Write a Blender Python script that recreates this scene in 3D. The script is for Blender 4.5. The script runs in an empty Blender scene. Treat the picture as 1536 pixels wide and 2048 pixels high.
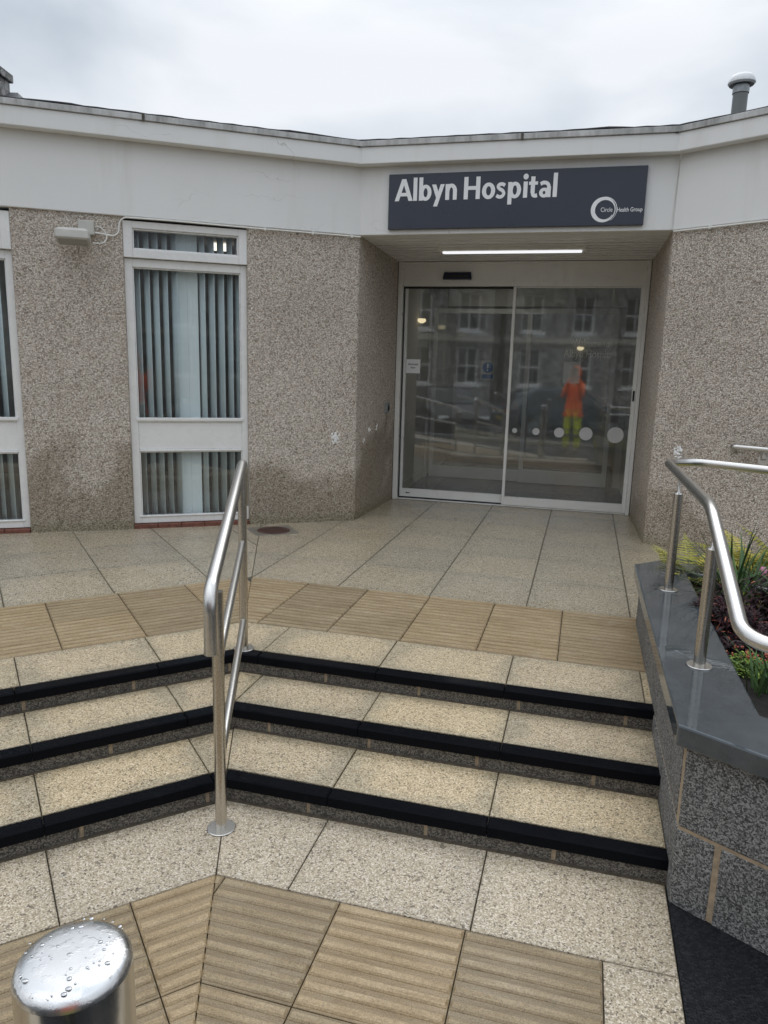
import bpy, math, random
from mathutils import Vector, Matrix
R = math.radians
rnd = random.Random(7)
scn = bpy.context.scene
COL = scn.collection

# ------------------------------------------------------------------ camera
H = 1.695
PITCH, ROLL, FPX = R(11.2827), R(1.547), 1463.75
cd = bpy.data.cameras.new('camera')
cam = bpy.data.objects.new('camera', cd)
COL.objects.link(cam)
sp, cp, sr, cr = math.sin(PITCH), math.cos(PITCH), math.sin(ROLL), math.cos(ROLL)
right = Vector((cr, sr * sp, sr * cp))
down = Vector((sr, -cr * sp, -cr * cp))
fwd = Vector((0, cp, -sp))
M = Matrix((right, -down, -fwd)).transposed().to_4x4()
M.translation = (0, 0, H)
cam.matrix_world = M
cd.sensor_fit = 'VERTICAL'
cd.sensor_height = 24.0
cd.lens = 24.0 * FPX / 2048.0
cd.clip_start = 0.02
cd.clip_end = 3000
scn.camera = cam

# ------------------------------------------------------------------ sky, sun, exposure
SUN_EL, SUN_ROT = R(48), R(200)
world = bpy.data.worlds.new('World')
scn.world = world
world.use_nodes = True
wn, wl = world.node_tree.nodes, world.node_tree.links
wn.clear()
def wnode(t, **k):
    n = wn.new(t)
    for a, b in k.items(): setattr(n, a, b)
    return n
out = wnode('ShaderNodeOutputWorld'); bg = wnode('ShaderNodeBackground')
sky = wnode('ShaderNodeTexSky', sky_type='NISHITA', sun_disc=False, sun_elevation=SUN_EL, sun_rotation=SUN_ROT)
tc = wnode('ShaderNodeTexCoord'); sep = wnode('ShaderNodeSeparateXYZ')
wl.new(tc.outputs['Generated'], sep.inputs[0])
mp = wnode('ShaderNodeMapping'); mp.inputs['Scale'].default_value = (1, 1, 2.1)
wl.new(tc.outputs['Generated'], mp.inputs[0])
noi = wnode('ShaderNodeTexNoise'); noi.inputs['Scale'].default_value = 2.3; noi.inputs['Detail'].default_value = 5; noi.inputs['Roughness'].default_value = .45
noi.inputs['Distortion'].default_value = .3
wl.new(mp.outputs[0], noi.inputs['Vector'])
ramp = wnode('ShaderNodeValToRGB')
ramp.color_ramp.elements[0].position = .36; ramp.color_ramp.elements[0].color = (.465, .53, .60, 1)
ramp.color_ramp.elements[1].position = .60; ramp.color_ramp.elements[1].color = (.825, .848, .885, 1)
wl.new(noi.outputs['Fac'], ramp.inputs[0])
gain = wnode('ShaderNodeMapRange'); gain.inputs['From Min'].default_value = .35; gain.inputs['From Max'].default_value = .95
gain.inputs['To Min'].default_value = 1.0; gain.inputs['To Max'].default_value = 2.1
wl.new(sep.outputs['Z'], gain.inputs['Value'])
cl = wnode('ShaderNodeVectorMath', operation='SCALE')
wl.new(ramp.outputs[0], cl.inputs[0]); wl.new(gain.outputs[0], cl.inputs['Scale'])
sk = wnode('ShaderNodeVectorMath', operation='SCALE'); sk.inputs['Scale'].default_value = .08
wl.new(sky.outputs[0], sk.inputs[0])
mx = wnode('ShaderNodeMix', data_type='RGBA'); mx.inputs['Factor'].default_value = .9
wl.new(sk.outputs[0], mx.inputs['A']); wl.new(cl.outputs[0], mx.inputs['B'])
wl.new(mx.outputs['Result'], bg.inputs['Color']); bg.inputs['Strength'].default_value = 1.0
wl.new(bg.outputs[0], out.inputs[0])
sd = bpy.data.lights.new('sun', 'SUN'); sd.energy = .6; sd.angle = R(40); sd.color = (1, .97, .92)
so = bpy.data.objects.new('sun', sd); COL.objects.link(so)
so.rotation_euler = (R(90) - SUN_EL, 0, R(180) - SUN_ROT + R(180))
scn.view_settings.view_transform = 'Standard'; scn.view_settings.look = 'None'
scn.view_settings.exposure = 0.22; scn.view_settings.gamma = 1; scn.view_settings.use_curve_mapping = False
scn.cycles.max_bounces = 8; scn.cycles.transparent_max_bounces = 24
scn.cycles.caustics_reflective = False; scn.cycles.caustics_refractive = False
scn.cycles.use_denoising = True

# ------------------------------------------------------------------ node helpers / materials
class NT:
    def __init__(s, name):
        s.m = bpy.data.materials.new(name); s.m.use_nodes = True
        s.t = s.m.node_tree; s.t.nodes.clear()
        s.out = s.t.nodes.new('ShaderNodeOutputMaterial')
    def n(s, typ, ins=None, **props):
        nd = s.t.nodes.new('ShaderNode' + typ)
        for k, v in props.items(): setattr(nd, k, v)
        for k, v in (ins or {}).items(): s.set(nd.inputs[k], v)
        return nd
    def set(s, sock, v):
        if isinstance(v, bpy.types.NodeSocket): s.t.links.new(v, sock)
        elif isinstance(v, bpy.types.Node): s.t.links.new(v.outputs[0], sock)
        else:
            if isinstance(v, tuple) and len(v) == 3 and sock.type == 'RGBA': v = (*v, 1)
            sock.default_value = v
    def pos(s): return s.n('NewGeometry').outputs['Position']
    def noise(s, scale, detail=3, rough=.5, vec=None, dist=0):
        return s.n('TexNoise', {'Vector': vec or s.pos(), 'Scale': scale, 'Detail': detail, 'Roughness': rough, 'Distortion': dist}).outputs['Fac']
    def vor(s, scale, vec=None, feature='F1', rand=1.0):
        return s.n('TexVoronoi', {'Vector': vec or s.pos(), 'Scale': scale, 'Randomness': rand}, feature=feature)
    def ramp(s, fac, stops, interp='LINEAR'):
        r = s.n('ValToRGB', {'Fac': fac}); cr_ = r.color_ramp; cr_.interpolation = interp
        while len(cr_.elements) < len(stops): cr_.elements.new(.5)
        for e, (p, c) in zip(cr_.elements, stops):
            e.position = p; e.color = (*c, 1) if isinstance(c, tuple) else (c, c, c, 1)
        return r.outputs['Color']
    def mr(s, v, a, b, c, d, smooth=False):
        return s.n('MapRange', {'Value': v, 'From Min': a, 'From Max': b, 'To Min': c, 'To Max': d},
                   interpolation_type='SMOOTHSTEP' if smooth else 'LINEAR').outputs[0]
    def math(s, op, a, b=0.0, clamp=False):
        n = s.n('Math', {0: a, 1: b}, operation=op); n.use_clamp = clamp; return n.outputs[0]
    def mix(s, f, a, b, mode='MIX'):
        n = s.n('Mix', data_type='RGBA', blend_type=mode)
        s.set(n.inputs['Factor'], f); s.set(n.inputs['A'], a); s.set(n.inputs['B'], b)
        return n.outputs['Result']
    def bump(s, h, strength, dist):
        return s.n('Bump', {'Height': h, 'Strength': strength, 'Distance': dist}).outputs[0]
    def bsdf(s, **k):
        b = s.n('BsdfPrincipled')
        for a, v in k.items(): s.set(b.inputs[a.replace('_', ' ')], v)
        s.t.links.new(b.outputs[0], s.out.inputs[0]); return b
    def z(s): return s.n('SeparateXYZ', {0: s.pos()}).outputs['Z']
    def sepc(s, c): return s.n('SeparateColor', {0: c}).outputs[0]

def plain(name, col, rough=.5, metal=0.0, var=.12, scale=6, bumps=0.0, spec=.5):
    t = NT(name)
    f = t.mr(t.noise(scale, 5, .6), .3, .7, 1 - var, 1 + var)
    c = t.n('VectorMath', {0: col, 'Scale': f}, operation='SCALE').outputs[0]
    k = dict(Base_Color=c, Roughness=t.mr(t.noise(scale * 2.3, 4), .3, .7, rough * .8, min(1, rough * 1.2)), Metallic=metal)
    k['Specular_IOR_Level'] = spec
    if bumps: k['Normal'] = t.bump(t.noise(scale * 20, 3), .4, bumps)
    t.bsdf(**k); return t.m

def pebbledash(name, damp_top, amount):
    t = NT(name)
    p = t.pos()
    v = t.vor(105, p); v2 = t.vor(260, p)
    rc = t.sepc(v.outputs['Color'])
    stones = t.ramp(rc, [(0, (.22, .19, .155)), (.10, (.46, .392, .335)), (.45, (.67, .59, .52)), (.75, (.77, .695, .625)), (.9, (.83, .775, .715)), (1, (.86, .83, .78))])
    fine = t.mr(t.sepc(v2.outputs['Color']), 0, 1, .80, 1.15)
    c = t.mix(1.0, stones, t.n('CombineColor', {0: fine, 1: fine, 2: fine}).outputs[0], 'MULTIPLY')
    gapm = t.mr(v.outputs['Distance'], .42, .72, 0, .6)
    c = t.mix(gapm, c, (.24, .21, .17))
    c = t.mix(t.mr(t.noise(48, 4, .7, p), .50, .66, 0, .6), c, t.mix(1.0, c, (.62, .59, .55), 'MULTIPLY'))
    big = t.noise(1.3, 5, .6, p)
    c = t.mix(1.0, c, t.ramp(big, [(.3, (.90, .89, .87)), (.7, (1.06, 1.06, 1.05))]), 'MULTIPLY')
    # rain-soaked lower courses: damp mark with a ragged, arched top edge
    zz = t.math('SUBTRACT', t.z(), t.mr(t.noise(1.15, 4, .5, p), .28, .72, -.75, .62))
    wet = t.mr(zz, damp_top - .16, damp_top + .20, amount, 0, True)
    c = t.mix(wet, c, t.mix(1.0, c, (.50, .47, .40), 'MULTIPLY'))
    low = t.mr(t.z(), .27, .42, .6, 0, True)
    c = t.mix(low, c, t.mix(1.0, c, (.62, .66, .50), 'MULTIPLY'))
    h = t.math('ADD', t.math('MULTIPLY', v.outputs['Distance'], -1.0), t.math('MULTIPLY', t.noise(38, 3, .6, p), .9))
    t.bsdf(Base_Color=c, Roughness=t.mr(wet, 0, 1, .85, .55), Normal=t.bump(h, .75, .009), Specular_IOR_Level=.25)
    return t.m

def aggregate(name, warm, scale=230, rough=(.42, .62), dirty=.35, bright=1.0):
    t = NT(name); p = t.pos()
    v = t.vor(scale * 1.1, p); v2 = t.vor(scale * .62, p)
    r1 = t.sepc(v.outputs['Color']); r2 = t.sepc(v2.outputs['Color'])
    w = warm
    def W(c): return tuple(bright * a * b for a, b in zip(c, (w[0] * 1.03, w[1] * .987, w[2] * .975)))
    c = t.ramp(r1, [(0, W((.07, .06, .045))), (.05, W((.17, .145, .10))), (.13, W((.35, .30, .215))), (.5, W((.47, .42, .31))), (.78, W((.60, .55, .44))), (1, W((.72, .69, .60)))])
    c = t.mix(t.mr(r2, .968, .978, 0, .8), c, W((.10, .085, .065)))
    c = t.mix(t.mr(r2, .02, .03, .5, 0), c, W((.70, .67, .60)))
    c = t.mix(t.mr(v.outputs['Distance'], .45, .75, 0, .45), c, W((.21, .18, .13)))
    c = t.mix(1.0, c, t.ramp(t.noise(150, 3, .7, p), [(.36, .80), (.5, 1.0), (.64, 1.13)]), 'MULTIPLY')
    gum = t.vor(2.6, p); c = t.mix(t.mr(gum.outputs['Distance'], .035, .05, .45, 0, True), c, W((.16, .15, .13)))
    # slab to slab colour and greyer, dirtier margins round every slab
    att = t.n('Attribute', attribute_name='tint').outputs['Fac']
    c = t.mix(1.0, c, t.ramp(att, [(0, (.93, .93, .94)), (.5, (1.0, .99, .97)), (1, (1.05, 1.03, .98))]), 'MULTIPLY')
    uv = t.n('UVMap').outputs[0]
    s = t.n('SeparateXYZ', {0: uv})
    def edge(o): return t.math('MINIMUM', o, t.math('SUBTRACT', 1.0, o))
    e = t.math('MINIMUM', edge(s.outputs[0]), edge(s.outputs[1]))
    nn = t.mr(t.noise(5.5, 5, .62, p), .25, .75, -.16, .16)
    em = t.mr(t.math('ADD', e, nn), .0, .22, dirty, 0, True)
    c = t.mix(em, c, t.mix(1.0, c, (.74, .77, .80), 'MULTIPLY'))
    c = t.mix(t.mr(t.noise(1.6, 6, .65, p), .45, .75, 0, .4), c, t.mix(1.0, c, (.80, .77, .70), 'MULTIPLY'))
    ed = t.mr(e, 0, .022, .4, 0, True)
    c = t.mix(ed, c, t.mix(1.0, c, (.45, .43, .38), 'MULTIPLY'))
    ro = t.mr(t.noise(3.1, 5, .6, p), .35, .68, rough[0], rough[1])
    t.bsdf(Base_Color=c, Roughness=ro, Normal=t.bump(t.math('MULTIPLY', v.outputs['Distance'], -1.0), .4, .0022), Specular_IOR_Level=.7)
    return t.m

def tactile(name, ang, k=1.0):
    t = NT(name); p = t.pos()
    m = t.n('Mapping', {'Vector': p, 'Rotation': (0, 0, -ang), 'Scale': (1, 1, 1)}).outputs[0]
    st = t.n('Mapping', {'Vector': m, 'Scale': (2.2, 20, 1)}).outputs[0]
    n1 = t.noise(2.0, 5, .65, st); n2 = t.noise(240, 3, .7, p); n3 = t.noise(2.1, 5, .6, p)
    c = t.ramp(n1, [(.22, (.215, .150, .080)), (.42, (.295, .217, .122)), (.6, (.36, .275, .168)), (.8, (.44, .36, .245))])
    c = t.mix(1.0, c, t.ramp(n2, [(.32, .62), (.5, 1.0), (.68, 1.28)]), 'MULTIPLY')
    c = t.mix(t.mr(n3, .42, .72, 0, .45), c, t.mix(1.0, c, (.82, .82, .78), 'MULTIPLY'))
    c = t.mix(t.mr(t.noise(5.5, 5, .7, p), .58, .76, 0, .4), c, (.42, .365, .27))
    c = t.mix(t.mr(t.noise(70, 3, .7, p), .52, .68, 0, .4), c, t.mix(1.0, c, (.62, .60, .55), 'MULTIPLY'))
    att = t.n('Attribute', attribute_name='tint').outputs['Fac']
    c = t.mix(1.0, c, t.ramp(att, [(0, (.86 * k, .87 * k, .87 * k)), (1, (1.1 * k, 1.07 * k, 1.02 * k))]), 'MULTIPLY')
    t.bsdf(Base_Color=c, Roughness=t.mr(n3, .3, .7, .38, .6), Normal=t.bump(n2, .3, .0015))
    return t.m

def granite(name, lo, hi, scale=150, rough=.75, bump=.006):
    t = NT(name); p = t.pos()
    a = t.noise(scale, 4, .7, p); b = t.vor(scale * .8, p)
    f = t.math('ADD', t.math('MULTIPLY', a, .6), t.math('MULTIPLY', t.sepc(b.outputs['Color']), .4))
    c = t.ramp(f, [(.34, lo), (.5, tuple((x + y) / 2.6 for x, y in zip(lo, hi))), (.66, hi)])
    c = t.mix(1.0, c, t.ramp(t.noise(2.5, 4, .6, p), [(.3, .8), (.7, 1.15)]), 'MULTIPLY')
    h = t.math('ADD', t.noise(34, 4, .6, p), t.math('MULTIPLY', a, .4))
    t.bsdf(Base_Color=c, Roughness=rough, Normal=t.bump(h, .7, bump))
    return t.m

def steel(name, rough=.27, col=(.60, .59, .57), streak=(160, 160, 8)):
    t = NT(name)
    ob = t.n('TexCoord').outputs['Object']
    m = t.n('Mapping', {'Vector': ob, 'Scale': streak}).outputs[0]
    n = t.noise(9, 4, .6, m); n2 = t.noise(90, 3, .6)
    c = t.mix(t.mr(n, .3, .7, 0, 1), tuple(x * .95 for x in col), tuple(min(1, x * 1.04) for x in col))
    t.bsdf(Base_Color=c, Metallic=1.0, Roughness=t.mr(n, .3, .7, rough * .9, rough * 1.15), Normal=t.bump(n2, .08, .001))
    return t.m

def painted_render(name, col):
    t = NT(name); p = t.pos()
    n = t.noise(2.2, 6, .6, p); st = t.noise(1.0, 5, .6, t.n('Mapping', {'Vector': p, 'Scale': (7, 7, .7)}).outputs[0])
    c = t.mix(t.mr(n, .35, .7, 0, .5), col, tuple(x * .93 for x in col))
    c = t.mix(t.mr(st, .54, .76, 0, .5), c, tuple(x * y for x, y in zip(col, (.84, .83, .79))))
    # hairline cracks
    v = t.vor(1.1, t.n('Mapping', {'Vector': t.n('VectorMath', {0: p, 1: t.n('VectorMath', {0: t.n('TexNoise', {'Vector': p, 'Scale': 9.0}).outputs['Color'], 'Scale': .16}, operation='SCALE').outputs[0]}, operation='ADD').outputs[0], 'Scale': (.7, .7, 3.2)}).outputs[0], 'DISTANCE_TO_EDGE')
    crack = t.math('MULTIPLY', t.mr(v.outputs['Distance'], .0, .006, .6, 0), t.mr(t.noise(.9, 2, .5, p), .55, .62, 0, 1))
    c = t.mix(crack, c, (.36, .35, .33))
    t.bsdf(Base_Color=c, Roughness=.55, Normal=t.bump(t.noise(55, 4, .6, p), .22, .003))
    return t.m

def glass_mat(name, refl=.09, tint=(.965, .98, .978)):
    t = NT(name)
    f = t.n('LayerWeight', {'Blend': .5}).outputs['Facing']
    f = t.math('ADD', t.math('MULTIPLY', t.math('POWER', f, 4.0), .85), refl, True)
    wob = t.bump(t.noise(1.6, 1, .3), .05, .004)
    g = t.n('BsdfGlossy', {'Color': (1, 1, 1), 'Roughness': .028, 'Normal': wob}); tr = t.n('BsdfTransparent', {'Color': tint})
    film = t.n('MixShader', {0: t.mr(t.noise(2.5, 4, .6), .3, .75, .008, .034), 1: tr, 2: t.n('BsdfDiffuse', {'Color': (.8, .8, .78)})})
    m = t.n('MixShader', {0: f, 1: film, 2: g}); t.t.links.new(m.outputs[0], t.out.inputs[0])
    return t.m

def emit(name, col, st):
    t = NT(name); e = t.n('Emission', {'Color': col, 'Strength': st}); t.t.links.new(e.outputs[0], t.out.inputs[0]); return t.m

def foliage(name, lo, hi, rough=.45, trans=.15):
    t = NT(name)
    a = t.n('Attribute', attribute_name='tint').outputs['Fac']
    n = t.noise(35, 2)
    c = t.ramp(t.math('ADD', t.math('MULTIPLY', a, .75), t.math('MULTIPLY', n, .25)), [(.1, lo), (.85, hi)])
    t.bsdf(Base_Color=c, Roughness=rough, Specular_IOR_Level=.3, Subsurface_Weight=0.0, Sheen_Weight=.05)
    return t.m

def felt_mat():
    t = NT('roofing_felt'); n = t.noise(30, 5, .65)
    t.bsdf(Base_Color=t.ramp(n, [(.3, (.010, .010, .011)), (.7, (.035, .035, .034))]), Roughness=.75, Normal=t.bump(n, .6, .006)); return t.m

def trim_mat():
    t = NT('weathered_trim'); p = t.pos()
    st = t.noise(1.2, 6, .7, t.n('Mapping', {'Vector': p, 'Scale': (5, 5, 1.2)}).outputs[0])
    c = t.ramp(st, [(.3, (.16, .16, .155)), (.45, (.40, .40, .39)), (.6, (.58, .58, .57)), (.8, (.66, .66, .65))])
    t.bsdf(Base_Color=c, Roughness=.5); return t.m

def coping_mat():
    t = NT('wet_slate_coping'); p = t.pos(); n = t.noise(7, 5, .6, p); f = t.noise(300, 2, .6, p)
    c = t.mix(1.0, t.ramp(n, [(.3, (.042, .052, .060)), (.7, (.072, .085, .095))]), t.ramp(f, [(.3, .85), (.7, 1.15)]), 'MULTIPLY')
    wet = t.noise(4.5, 4, .6, p)
    t.bsdf(Base_Color=c, Roughness=t.ramp(wet, [(.42, .03), (.64, .13)]), Normal=t.bump(t.noise(26, 2, .5, p), .06, .006), Specular_IOR_Level=.75)
    return t.m

def nosing_mat():
    t = NT('black_polished_nosing'); p = t.pos(); n = t.noise(420, 2, .6, p)
    sc = t.mr(t.noise(16, 6, .75, p), .58, .8, 0, .3)
    t.bsdf(Base_Color=t.mix(sc, t.ramp(n, [(.35, (.003, .0035, .005)), (.75, (.010, .011, .014))]), (.035, .034, .031)), Roughness=t.mr(t.noise(6, 4, .6, p), .3, .7, .10, .24), Specular_IOR_Level=.03)
    return t.m

def asphalt_mat(name, k=1.0):
    t = NT(name); p = t.pos(); v = t.vor(140, p); n = t.noise(1.2, 5, .6, p)
    c = t.ramp(t.sepc(v.outputs['Color']), [(0, (.008 * k, .009 * k, .012 * k)), (.6, (.022 * k, .024 * k, .03 * k)), (1, (.055 * k, .058 * k, .065 * k))])
    t.bsdf(Base_Color=c, Roughness=t.mr(n, .3, .7, .42, .75), Normal=t.bump(v.outputs['Distance'], .7, .006), Specular_IOR_Level=.25); return t.m

def soffit_mat(): return plain('soffit_board', (.82, .83, .84), .35, 0, .05, 3)

MT = dict(
    dash=pebbledash('pebble_dash', .98, .7), dash_dry=pebbledash('pebble_dash_right', .55, .6),
    slab=aggregate('ground_slab', (1.05, 1.03, 1.0), 190), tread=aggregate('tread_slab', (1.07, 1.0, .86), 200, (.42, .62), .95),
    landing=aggregate('landing_slab', (.98, .985, .965), 200, (.08, .26), .4),
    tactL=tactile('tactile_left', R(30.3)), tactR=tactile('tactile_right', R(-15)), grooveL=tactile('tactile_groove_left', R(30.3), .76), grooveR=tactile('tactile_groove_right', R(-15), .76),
    joint=plain('dark_joint', (.085, .078, .062), .8, 0, .4, 30),
    riser=granite('riser_granite', (.035, .032, .028), (.22, .20, .17), 260), mortar=plain('mortar', (.36, .28, .19), .9, 0, .25, 40, .003),
    granite=granite('planter_granite', (.036, .036, .035), (.31, .307, .298), 260, .75, .009),
    nosing=nosing_mat(), coping=coping_mat(), steel=steel('brushed_steel'), steel_post=steel('brushed_steel_post', .25, (.55, .52, .47)),
    steel_pol=steel('polished_steel', .16, (.62, .62, .61), (150, 150, 8)),
    render=painted_render('white_render', (.80, .80, .785)), felt=felt_mat(), trim=trim_mat(),
    upvc=plain('white_upvc', (.80, .80, .79), .28, 0, .04, 4), door_white=plain('white_door_metal', (.74, .735, .71), .32, 0, .05, 4),
    glass=glass_mat('door_glass', .09), wglass=glass_mat('window_glass', .05),
    soffit=soffit_mat(), sign=plain('sign_panel', (.040, .046, .066), .32, 0, .06, 2), letter=plain('white_letter', (.85, .85, .86), .4, 0, .02, 5),
    brick=plain('red_brick_sill', (.16, .06, .04), .7, 0, .35, 25, .003), grey_plastic=plain('grey_plastic', (.50, .49, .45), .4, 0, .1, 8),
    white_plastic=plain('white_plastic', (.78, .78, .74), .4, 0, .06, 8), navy=plain('navy_plastic', (.012, .018, .05), .22, 0, .1, 8),
    black=plain('black_rubber', (.012, .012, .013), .5, 0, .2, 20), lamp=emit('lit_diffuser', (.97, .97, 1), .85),
    blind=plain('pale_blue_blind', (.72, .82, .85), .75, 0, .06, 3), blind_pale=plain('pale_blind_slat', (.82, .90, .93), .7, 0, .03, 3), room=plain('room_wall', (.34, .32, .29), .8, 0, .1, 3),
    dark_room=plain('dark_carpet', (.05, .05, .055), .9, 0, .2, 20), tile=plain('dark_floor_tile', (.030, .033, .038), .22, 0, .25, 5),
    lobby=plain('lobby_wall', (.40, .39, .36), .7, 0, .06, 2), paper=plain('paper', (.80, .82, .82), .7, 0, .03, 8),
    blue=plain('blue_sticker', (.02, .10, .28), .4, 0, .05, 8), ink=plain('black_ink', (.02, .02, .02), .6, 0, .05, 8),
    frost=plain('frosted_film', (.52, .53, .52), .6, 0, .04, 8), asphalt=asphalt_mat('asphalt', .45), road=asphalt_mat('road_asphalt', 1.6),
    kerb=granite('kerb_granite', (.12, .12, .12), (.38, .37, .36), 120), soil=plain('dark_soil', (.016, .012, .010), .9, 0, .5, 40, .02),
    cover=plain('cover_concrete', (.19, .17, .14), .55, 0, .2, 15, .003), rust=plain('rusty_iron', (.085, .045, .035), .6, 0, .4, 60, .004),
    stone=granite('terrace_granite', (.12, .118, .115), (.36, .355, .34), 9, .8, .02), stone_pale=plain('pale_stone', (.42, .40, .35), .8, 0, .15, 6, .004),
    slate=plain('slate_roof', (.07, .075, .085), .6, 0, .25, 12, .01), pane_dark=plain('dark_pane', (.02, .025, .03), .06, 0, .2, 1),
    gal=plain('galvanised', (.30, .32, .33), .42, .6, .3, 16), white_metal=plain('white_cowl', (.70, .71, .72), .4, 0, .15, 9),
)

# ------------------------------------------------------------------ mesh builder
class MB:
    def __init__(s): s.v = []; s.f = []; s.mi = []; s.t = []; s.uv = []
    def add(s, verts, faces, mi=0, tint=.5, uvs=None):
        o = len(s.v); s.v += [tuple(p) for p in verts]
        s.uv += uvs if uvs else [(.5, .5)] * len(verts)
        for f in faces:
            s.f.append([i + o for i in f]); s.mi.append(mi); s.t.append(tint)
        return s
    def box(s, F, u0, u1, v0, v1, z0, z1, mi=0, tint=.5):
        c = [F(u0, v0), F(u1, v0), F(u1, v1), F(u0, v1)]
        return s.prism(c, z0, z1, mi, tint)
    def prism(s, pts, z0, z1, mi=0, tint=.5):
        n = len(pts)
        vs = [(p[0], p[1], z0) for p in pts] + [(p[0], p[1], z1) for p in pts]
        fs = [list(range(n))[::-1], list(range(n, 2 * n))] + [[i, (i + 1) % n, n + (i + 1) % n, n + i] for i in range(n)]
        return s.add(vs, fs, mi, tint)
    def slab(s, pts, zt, thick, ch=.0025, mi=0, tint=.5, uvf=None):
        n = len(pts); top = inset(pts, ch)
        if not top: return s.prism(pts, zt - thick, zt, mi, tint)
        A = [(p[0], p[1], zt - thick) for p in pts]; B = [(p[0], p[1], zt - ch) for p in pts]; C = [(p[0], p[1], zt) for p in top]
        fs = [[2 * n + i for i in range(n)]]
        for k in (0, n): fs += [[k + i, k + (i + 1) % n, k + n + (i + 1) % n, k + n + i] for i in range(n)]
        uvs = [uvf(p) for p in pts + pts + top] if uvf else None
        return s.add(A + B + C, fs, mi, tint, uvs)
    def tube(s, pts, r, seg=18, cap=True, mi=0, r1=None):
        pts = [Vector(p) for p in pts]; n = len(pts)
        T = []
        for i in range(n):
            d = (pts[min(i + 1, n - 1)] - pts[max(i - 1, 0)]); T.append(d.normalized())
        up = Vector((0, 0, 1)) if abs(T[0].z) < .9 else Vector((1, 0, 0))
        N = (up - T[0] * up.dot(T[0])).normalized(); rings = []
        vs = []
        for i in range(n):
            N = (N - T[i] * N.dot(T[i])).normalized(); B = T[i].cross(N)
            rr = r if r1 is None else r + (r1 - r) * i / (n - 1)
            for k in range(seg):
                a = 2 * math.pi * k / seg; vs.append(pts[i] + N * math.cos(a) * rr + B * math.sin(a) * rr)
        fs = [[i * seg + k, i * seg + (k + 1) % seg, (i + 1) * seg + (k + 1) % seg, (i + 1) * seg + k] for i in range(n - 1) for k in range(seg)]
        if cap: fs += [list(range(seg))[::-1], list(range((n - 1) * seg, n * seg))]
        return s.add(vs, fs, mi)
    def lathe(s, c, prof, seg=32, mi=0):
        vs = []; n = len(prof)
        for (r, z) in prof:
            for k in range(seg):
                a = 2 * math.pi * k / seg; vs.append((c[0] + r * math.cos(a), c[1] + r * math.sin(a), c[2] + z))
        fs = [[i * seg + k, i * seg + (k + 1) % seg, (i + 1) * seg + (k + 1) % seg, (i + 1) * seg + k] for i in range(n - 1) for k in range(seg)]
        if prof[0][0] > 1e-5: fs.append(list(range(seg))[::-1])
        if prof[-1][0] > 1e-5: fs.append(list(range((n - 1) * seg, n * seg)))
        return s.add(vs, fs, mi)
    def strip(s, plan, o0, o1, z0, z1, mi=0):
        A, B = offset(plan, o0), offset(plan, o1); n = len(plan)
        vs = [(p[0], p[1], z0) for p in A] + [(p[0], p[1], z0) for p in B] + [(p[0], p[1], z1) for p in A] + [(p[0], p[1], z1) for p in B]
        fs = []
        for i in range(n - 1):
            j = i + 1
            fs += [[i, j, 2 * n + j, 2 * n + i], [n + i, 3 * n + i, 3 * n + j, n + j], [i, n + i, n + j, j], [2 * n + i, 2 * n + j, 3 * n + j, 3 * n + i]]
        fs += [[0, 2 * n, 3 * n, n], [n - 1, 2 * n - 1, 4 * n - 1, 3 * n - 1]]
        return s.add(vs, fs, mi)
    def ball(s, c, rx, ry, rz, seg=10, rg=7, mi=0, tint=.5):
        vs = []; fs = []
        for i in range(rg + 1):
            th = math.pi * i / rg
            for k in range(seg):
                a = 2 * math.pi * k / seg
                vs.append((c[0] + rx * math.sin(th) * math.cos(a), c[1] + ry * math.sin(th) * math.sin(a), c[2] + rz * math.cos(th)))
        for i in range(rg):
            for k in range(seg): fs.append([i * seg + k, (i + 1) * seg + k, (i + 1) * seg + (k + 1) % seg, i * seg + (k + 1) % seg])
        return s.add(vs, fs, mi, tint)

def inset(pts, d):
    """inset of a convex counter-clockwise polygon"""
    n = len(pts); L = []
    for i in range(n):
        a, b = pts[i], pts[(i + 1) % n]; dx, dy = b[0] - a[0], b[1] - a[1]; l = math.hypot(dx, dy)
        if l < 1e-6: return None
        nx, ny = -dy / l, dx / l; L.append((a[0] + nx * d, a[1] + ny * d, dx / l, dy / l))
    res = []
    for i in range(n):
        a, b = L[i - 1], L[i]; det = a[2] * b[3] - a[3] * b[2]
        if abs(det) < 1e-6: res.append((b[0], b[1])); continue
        t = ((b[0] - a[0]) * b[3] - (b[1] - a[1]) * b[2]) / det; res.append((a[0] + a[2] * t, a[1] + a[3] * t))
    for i in range(n):   # collapsed?
        a, b = pts[i], pts[(i + 1) % n]; c, e = res[i], res[(i + 1) % n]
        if (b[0] - a[0]) * (e[0] - c[0]) + (b[1] - a[1]) * (e[1] - c[1]) <= 0: return None
    return res
def shrink(pts, d):
    hp = []
    for i in range(len(pts)):
        a, b = pts[i], pts[(i + 1) % len(pts)]; dx, dy = b[0] - a[0], b[1] - a[1]; l = math.hypot(dx, dy)
        nx, ny = dy / l, -dx / l; hp.append((nx, ny, nx * a[0] + ny * a[1] - d))
    return clip(pts, hp)
def offset(plan, o):
    n = len(plan); res = []
    for i in range(n):
        ns = []
        for a, b in ((i - 1, i), (i, i + 1)):
            if a >= 0 and b < n:
                dx, dy = plan[b][0] - plan[a][0], plan[b][1] - plan[a][1]; l = math.hypot(dx, dy); ns.append((-dy / l, dx / l))
        if len(ns) == 1: m = ns[0]; k = 1
        else:
            m = (ns[0][0] + ns[1][0], ns[0][1] + ns[1][1]); l = math.hypot(*m); m = (m[0] / l, m[1] / l); k = 1 / (m[0] * ns[0][0] + m[1] * ns[0][1])
        res.append((plan[i][0] + m[0] * o * k, plan[i][1] + m[1] * o * k))
    return res
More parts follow.
